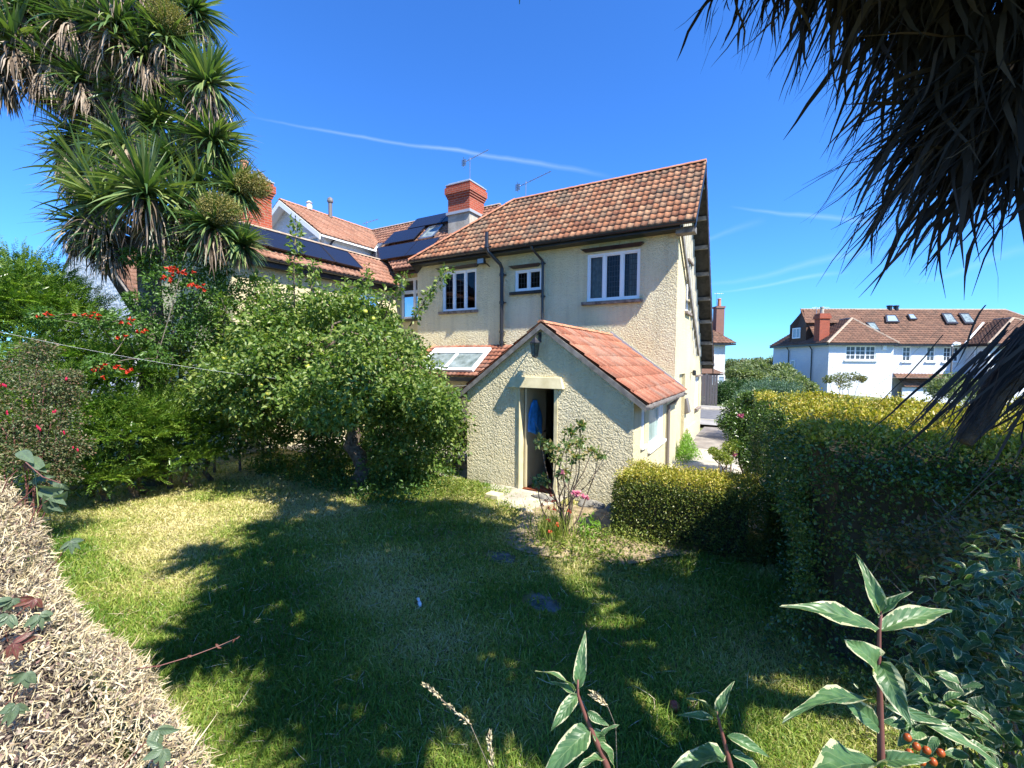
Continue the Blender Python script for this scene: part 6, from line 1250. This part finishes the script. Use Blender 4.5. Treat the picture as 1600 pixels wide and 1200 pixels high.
# dead skirts hanging in view
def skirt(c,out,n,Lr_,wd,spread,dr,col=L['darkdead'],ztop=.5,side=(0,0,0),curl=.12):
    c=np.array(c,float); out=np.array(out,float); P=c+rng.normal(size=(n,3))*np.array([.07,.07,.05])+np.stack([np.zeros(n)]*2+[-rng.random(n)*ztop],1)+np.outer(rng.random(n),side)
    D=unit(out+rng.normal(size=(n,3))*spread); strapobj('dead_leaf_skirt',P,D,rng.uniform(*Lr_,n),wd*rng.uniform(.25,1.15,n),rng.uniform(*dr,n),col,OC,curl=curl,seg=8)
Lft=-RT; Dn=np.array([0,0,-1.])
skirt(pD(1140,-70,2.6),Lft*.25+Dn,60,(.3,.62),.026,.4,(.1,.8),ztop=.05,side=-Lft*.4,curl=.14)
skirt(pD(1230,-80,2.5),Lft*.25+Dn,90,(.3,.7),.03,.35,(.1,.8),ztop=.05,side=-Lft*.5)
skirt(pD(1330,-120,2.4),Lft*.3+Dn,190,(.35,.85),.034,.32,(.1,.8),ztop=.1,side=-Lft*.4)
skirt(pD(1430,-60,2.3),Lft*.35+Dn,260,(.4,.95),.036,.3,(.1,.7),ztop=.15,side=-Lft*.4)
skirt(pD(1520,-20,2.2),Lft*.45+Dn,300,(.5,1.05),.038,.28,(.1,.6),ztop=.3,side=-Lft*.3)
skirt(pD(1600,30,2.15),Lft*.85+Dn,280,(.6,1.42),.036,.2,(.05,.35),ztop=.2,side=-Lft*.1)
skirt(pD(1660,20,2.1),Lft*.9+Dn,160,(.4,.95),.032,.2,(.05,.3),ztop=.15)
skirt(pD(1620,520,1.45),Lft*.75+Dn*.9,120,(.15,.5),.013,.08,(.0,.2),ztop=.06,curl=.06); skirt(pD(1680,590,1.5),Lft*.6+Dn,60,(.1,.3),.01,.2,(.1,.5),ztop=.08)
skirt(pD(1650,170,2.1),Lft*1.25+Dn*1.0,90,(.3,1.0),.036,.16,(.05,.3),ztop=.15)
limb(mb,[tr[1],tr[1]*.5+pD(1760,400,1.7)*.5+(.05,0,.12),pD(1760,400,1.7),pD(1710,440,1.6),pD(1650,500,1.55),pD(1595,565,1.5),pD(1550,620,1.5),pD(1505,690,1.5)],.12,.025,8,0,.01)
for c_ in (pD(1330,-150,2.4),pD(1480,-120,2.3),pD(1600,-20,2.2),pD(1650,80,2.1)): limb(mb,[tr[2],(tr[2]+c_)/2+(0,0,.2),c_],.09,.06,7,0,.02)
# unseen crown overhead; heads are placed to cast the lawn's shade outline below
poly=[(325,1040),(235,1010),(330,965),(365,900),(300,878),(395,862),(430,815),(500,792),(600,790),(745,800),(790,860),(855,925),(960,960),(1100,960),(1180,1020),(1100,1060),(960,985),(880,985),(960,1040),(1060,1130),(1000,1190),(850,1190),(760,1110),(640,1120),(600,1180),(520,1200),(430,1100),(370,1050)]
G=np.array([onZ(x,y,0)[:2] for x,y in poly])
def inside(p):
    c=False; j=len(G)-1
    for i in range(len(G)):
        if (G[i][1]>p[1])!=(G[j][1]>p[1]) and p[0]<(G[j][0]-G[i][0])*(p[1]-G[i][1])/(G[j][1]-G[i][1])+G[i][0]: c=not c
        j=i
    return c
sv=np.array(SUNV)/SUNV.z; cand=[]
for gx in np.arange(-7,1.5,.46):
    for gy in np.arange(.8,6.5,.46):
        p=np.array([gx+random.uniform(-.12,.12)+(.26 if int(gy*10)%2 else 0),gy+random.uniform(-.12,.12)])
        if not inside(p): continue
        for h in np.arange(4.6,9.5,.3):
            o_=np.array([p[0],p[1],0])+sv*h; x,y,z=proj(o_); 
            zz=(o_-EYE)@FW; up_=(o_-EYE)@UP; rt_=(o_-EYE)@RT
            if zz<.3 or (up_-.72)/zz>.92 or abs(rt_)-.8>zz*1.25: cand.append(o_); break
for gx,gy,gz0 in ((.6,1.6,1.0),(1.0,2.1,1.1),(.7,2.3,.9)): cand.append(np.array([gx,gy,gz0])+sv*2.9)  # extra unseen heads added to shade the variegated shrub
for gx in np.arange(.3,2.6,.5):
    for gy in (3.8,4.25): o_=np.array([gx+random.uniform(-.15,.15),gy+random.uniform(-.1,.1),1.9])+sv*random.uniform(2.6,3.6); cand.append(o_)  # more unseen heads, added to shade the tall hedge's near edge
print('overhead heads',len(cand))
forks=[np.array(p,float) for p in ((1.6,1.7,5.4),(.6,2.0,5.3),(2.2,.6,5.2),(.9,.6,5.3),(2.6,2.2,5.5),(-.2,1.6,5.4),(-.3,2.6,6.0),(3.2,3.2,4.4),(4.4,3.3,4.4),(5.2,3.0,4.5))]
for f in forks: limb(mb,[tr[4],(tr[4]+f)/2+(0,0,-.05),f],.12,.08,8,0,.03)
for o_ in cand:
    f=min(forks,key=lambda q:np.linalg.norm(q-o_)); limb(mb,[f,(f+o_)/2+(0,0,.05),o_-(0,0,.05)],.06,.045,6,0,.03)
    ax=unit(np.array([o_-f+(0,0,1.2)]))[0]; n=135; D=rosette_dirs(n,ax,3,105); strapobj('leaf_head',o_+D*.03,D,.62*rng.uniform(.7,1.05,n),.055,rng.uniform(.1,.7,n),L['cord'],OC,seg=6)
mb.obj('trunk',M['darkbark'],OC,smooth=True)
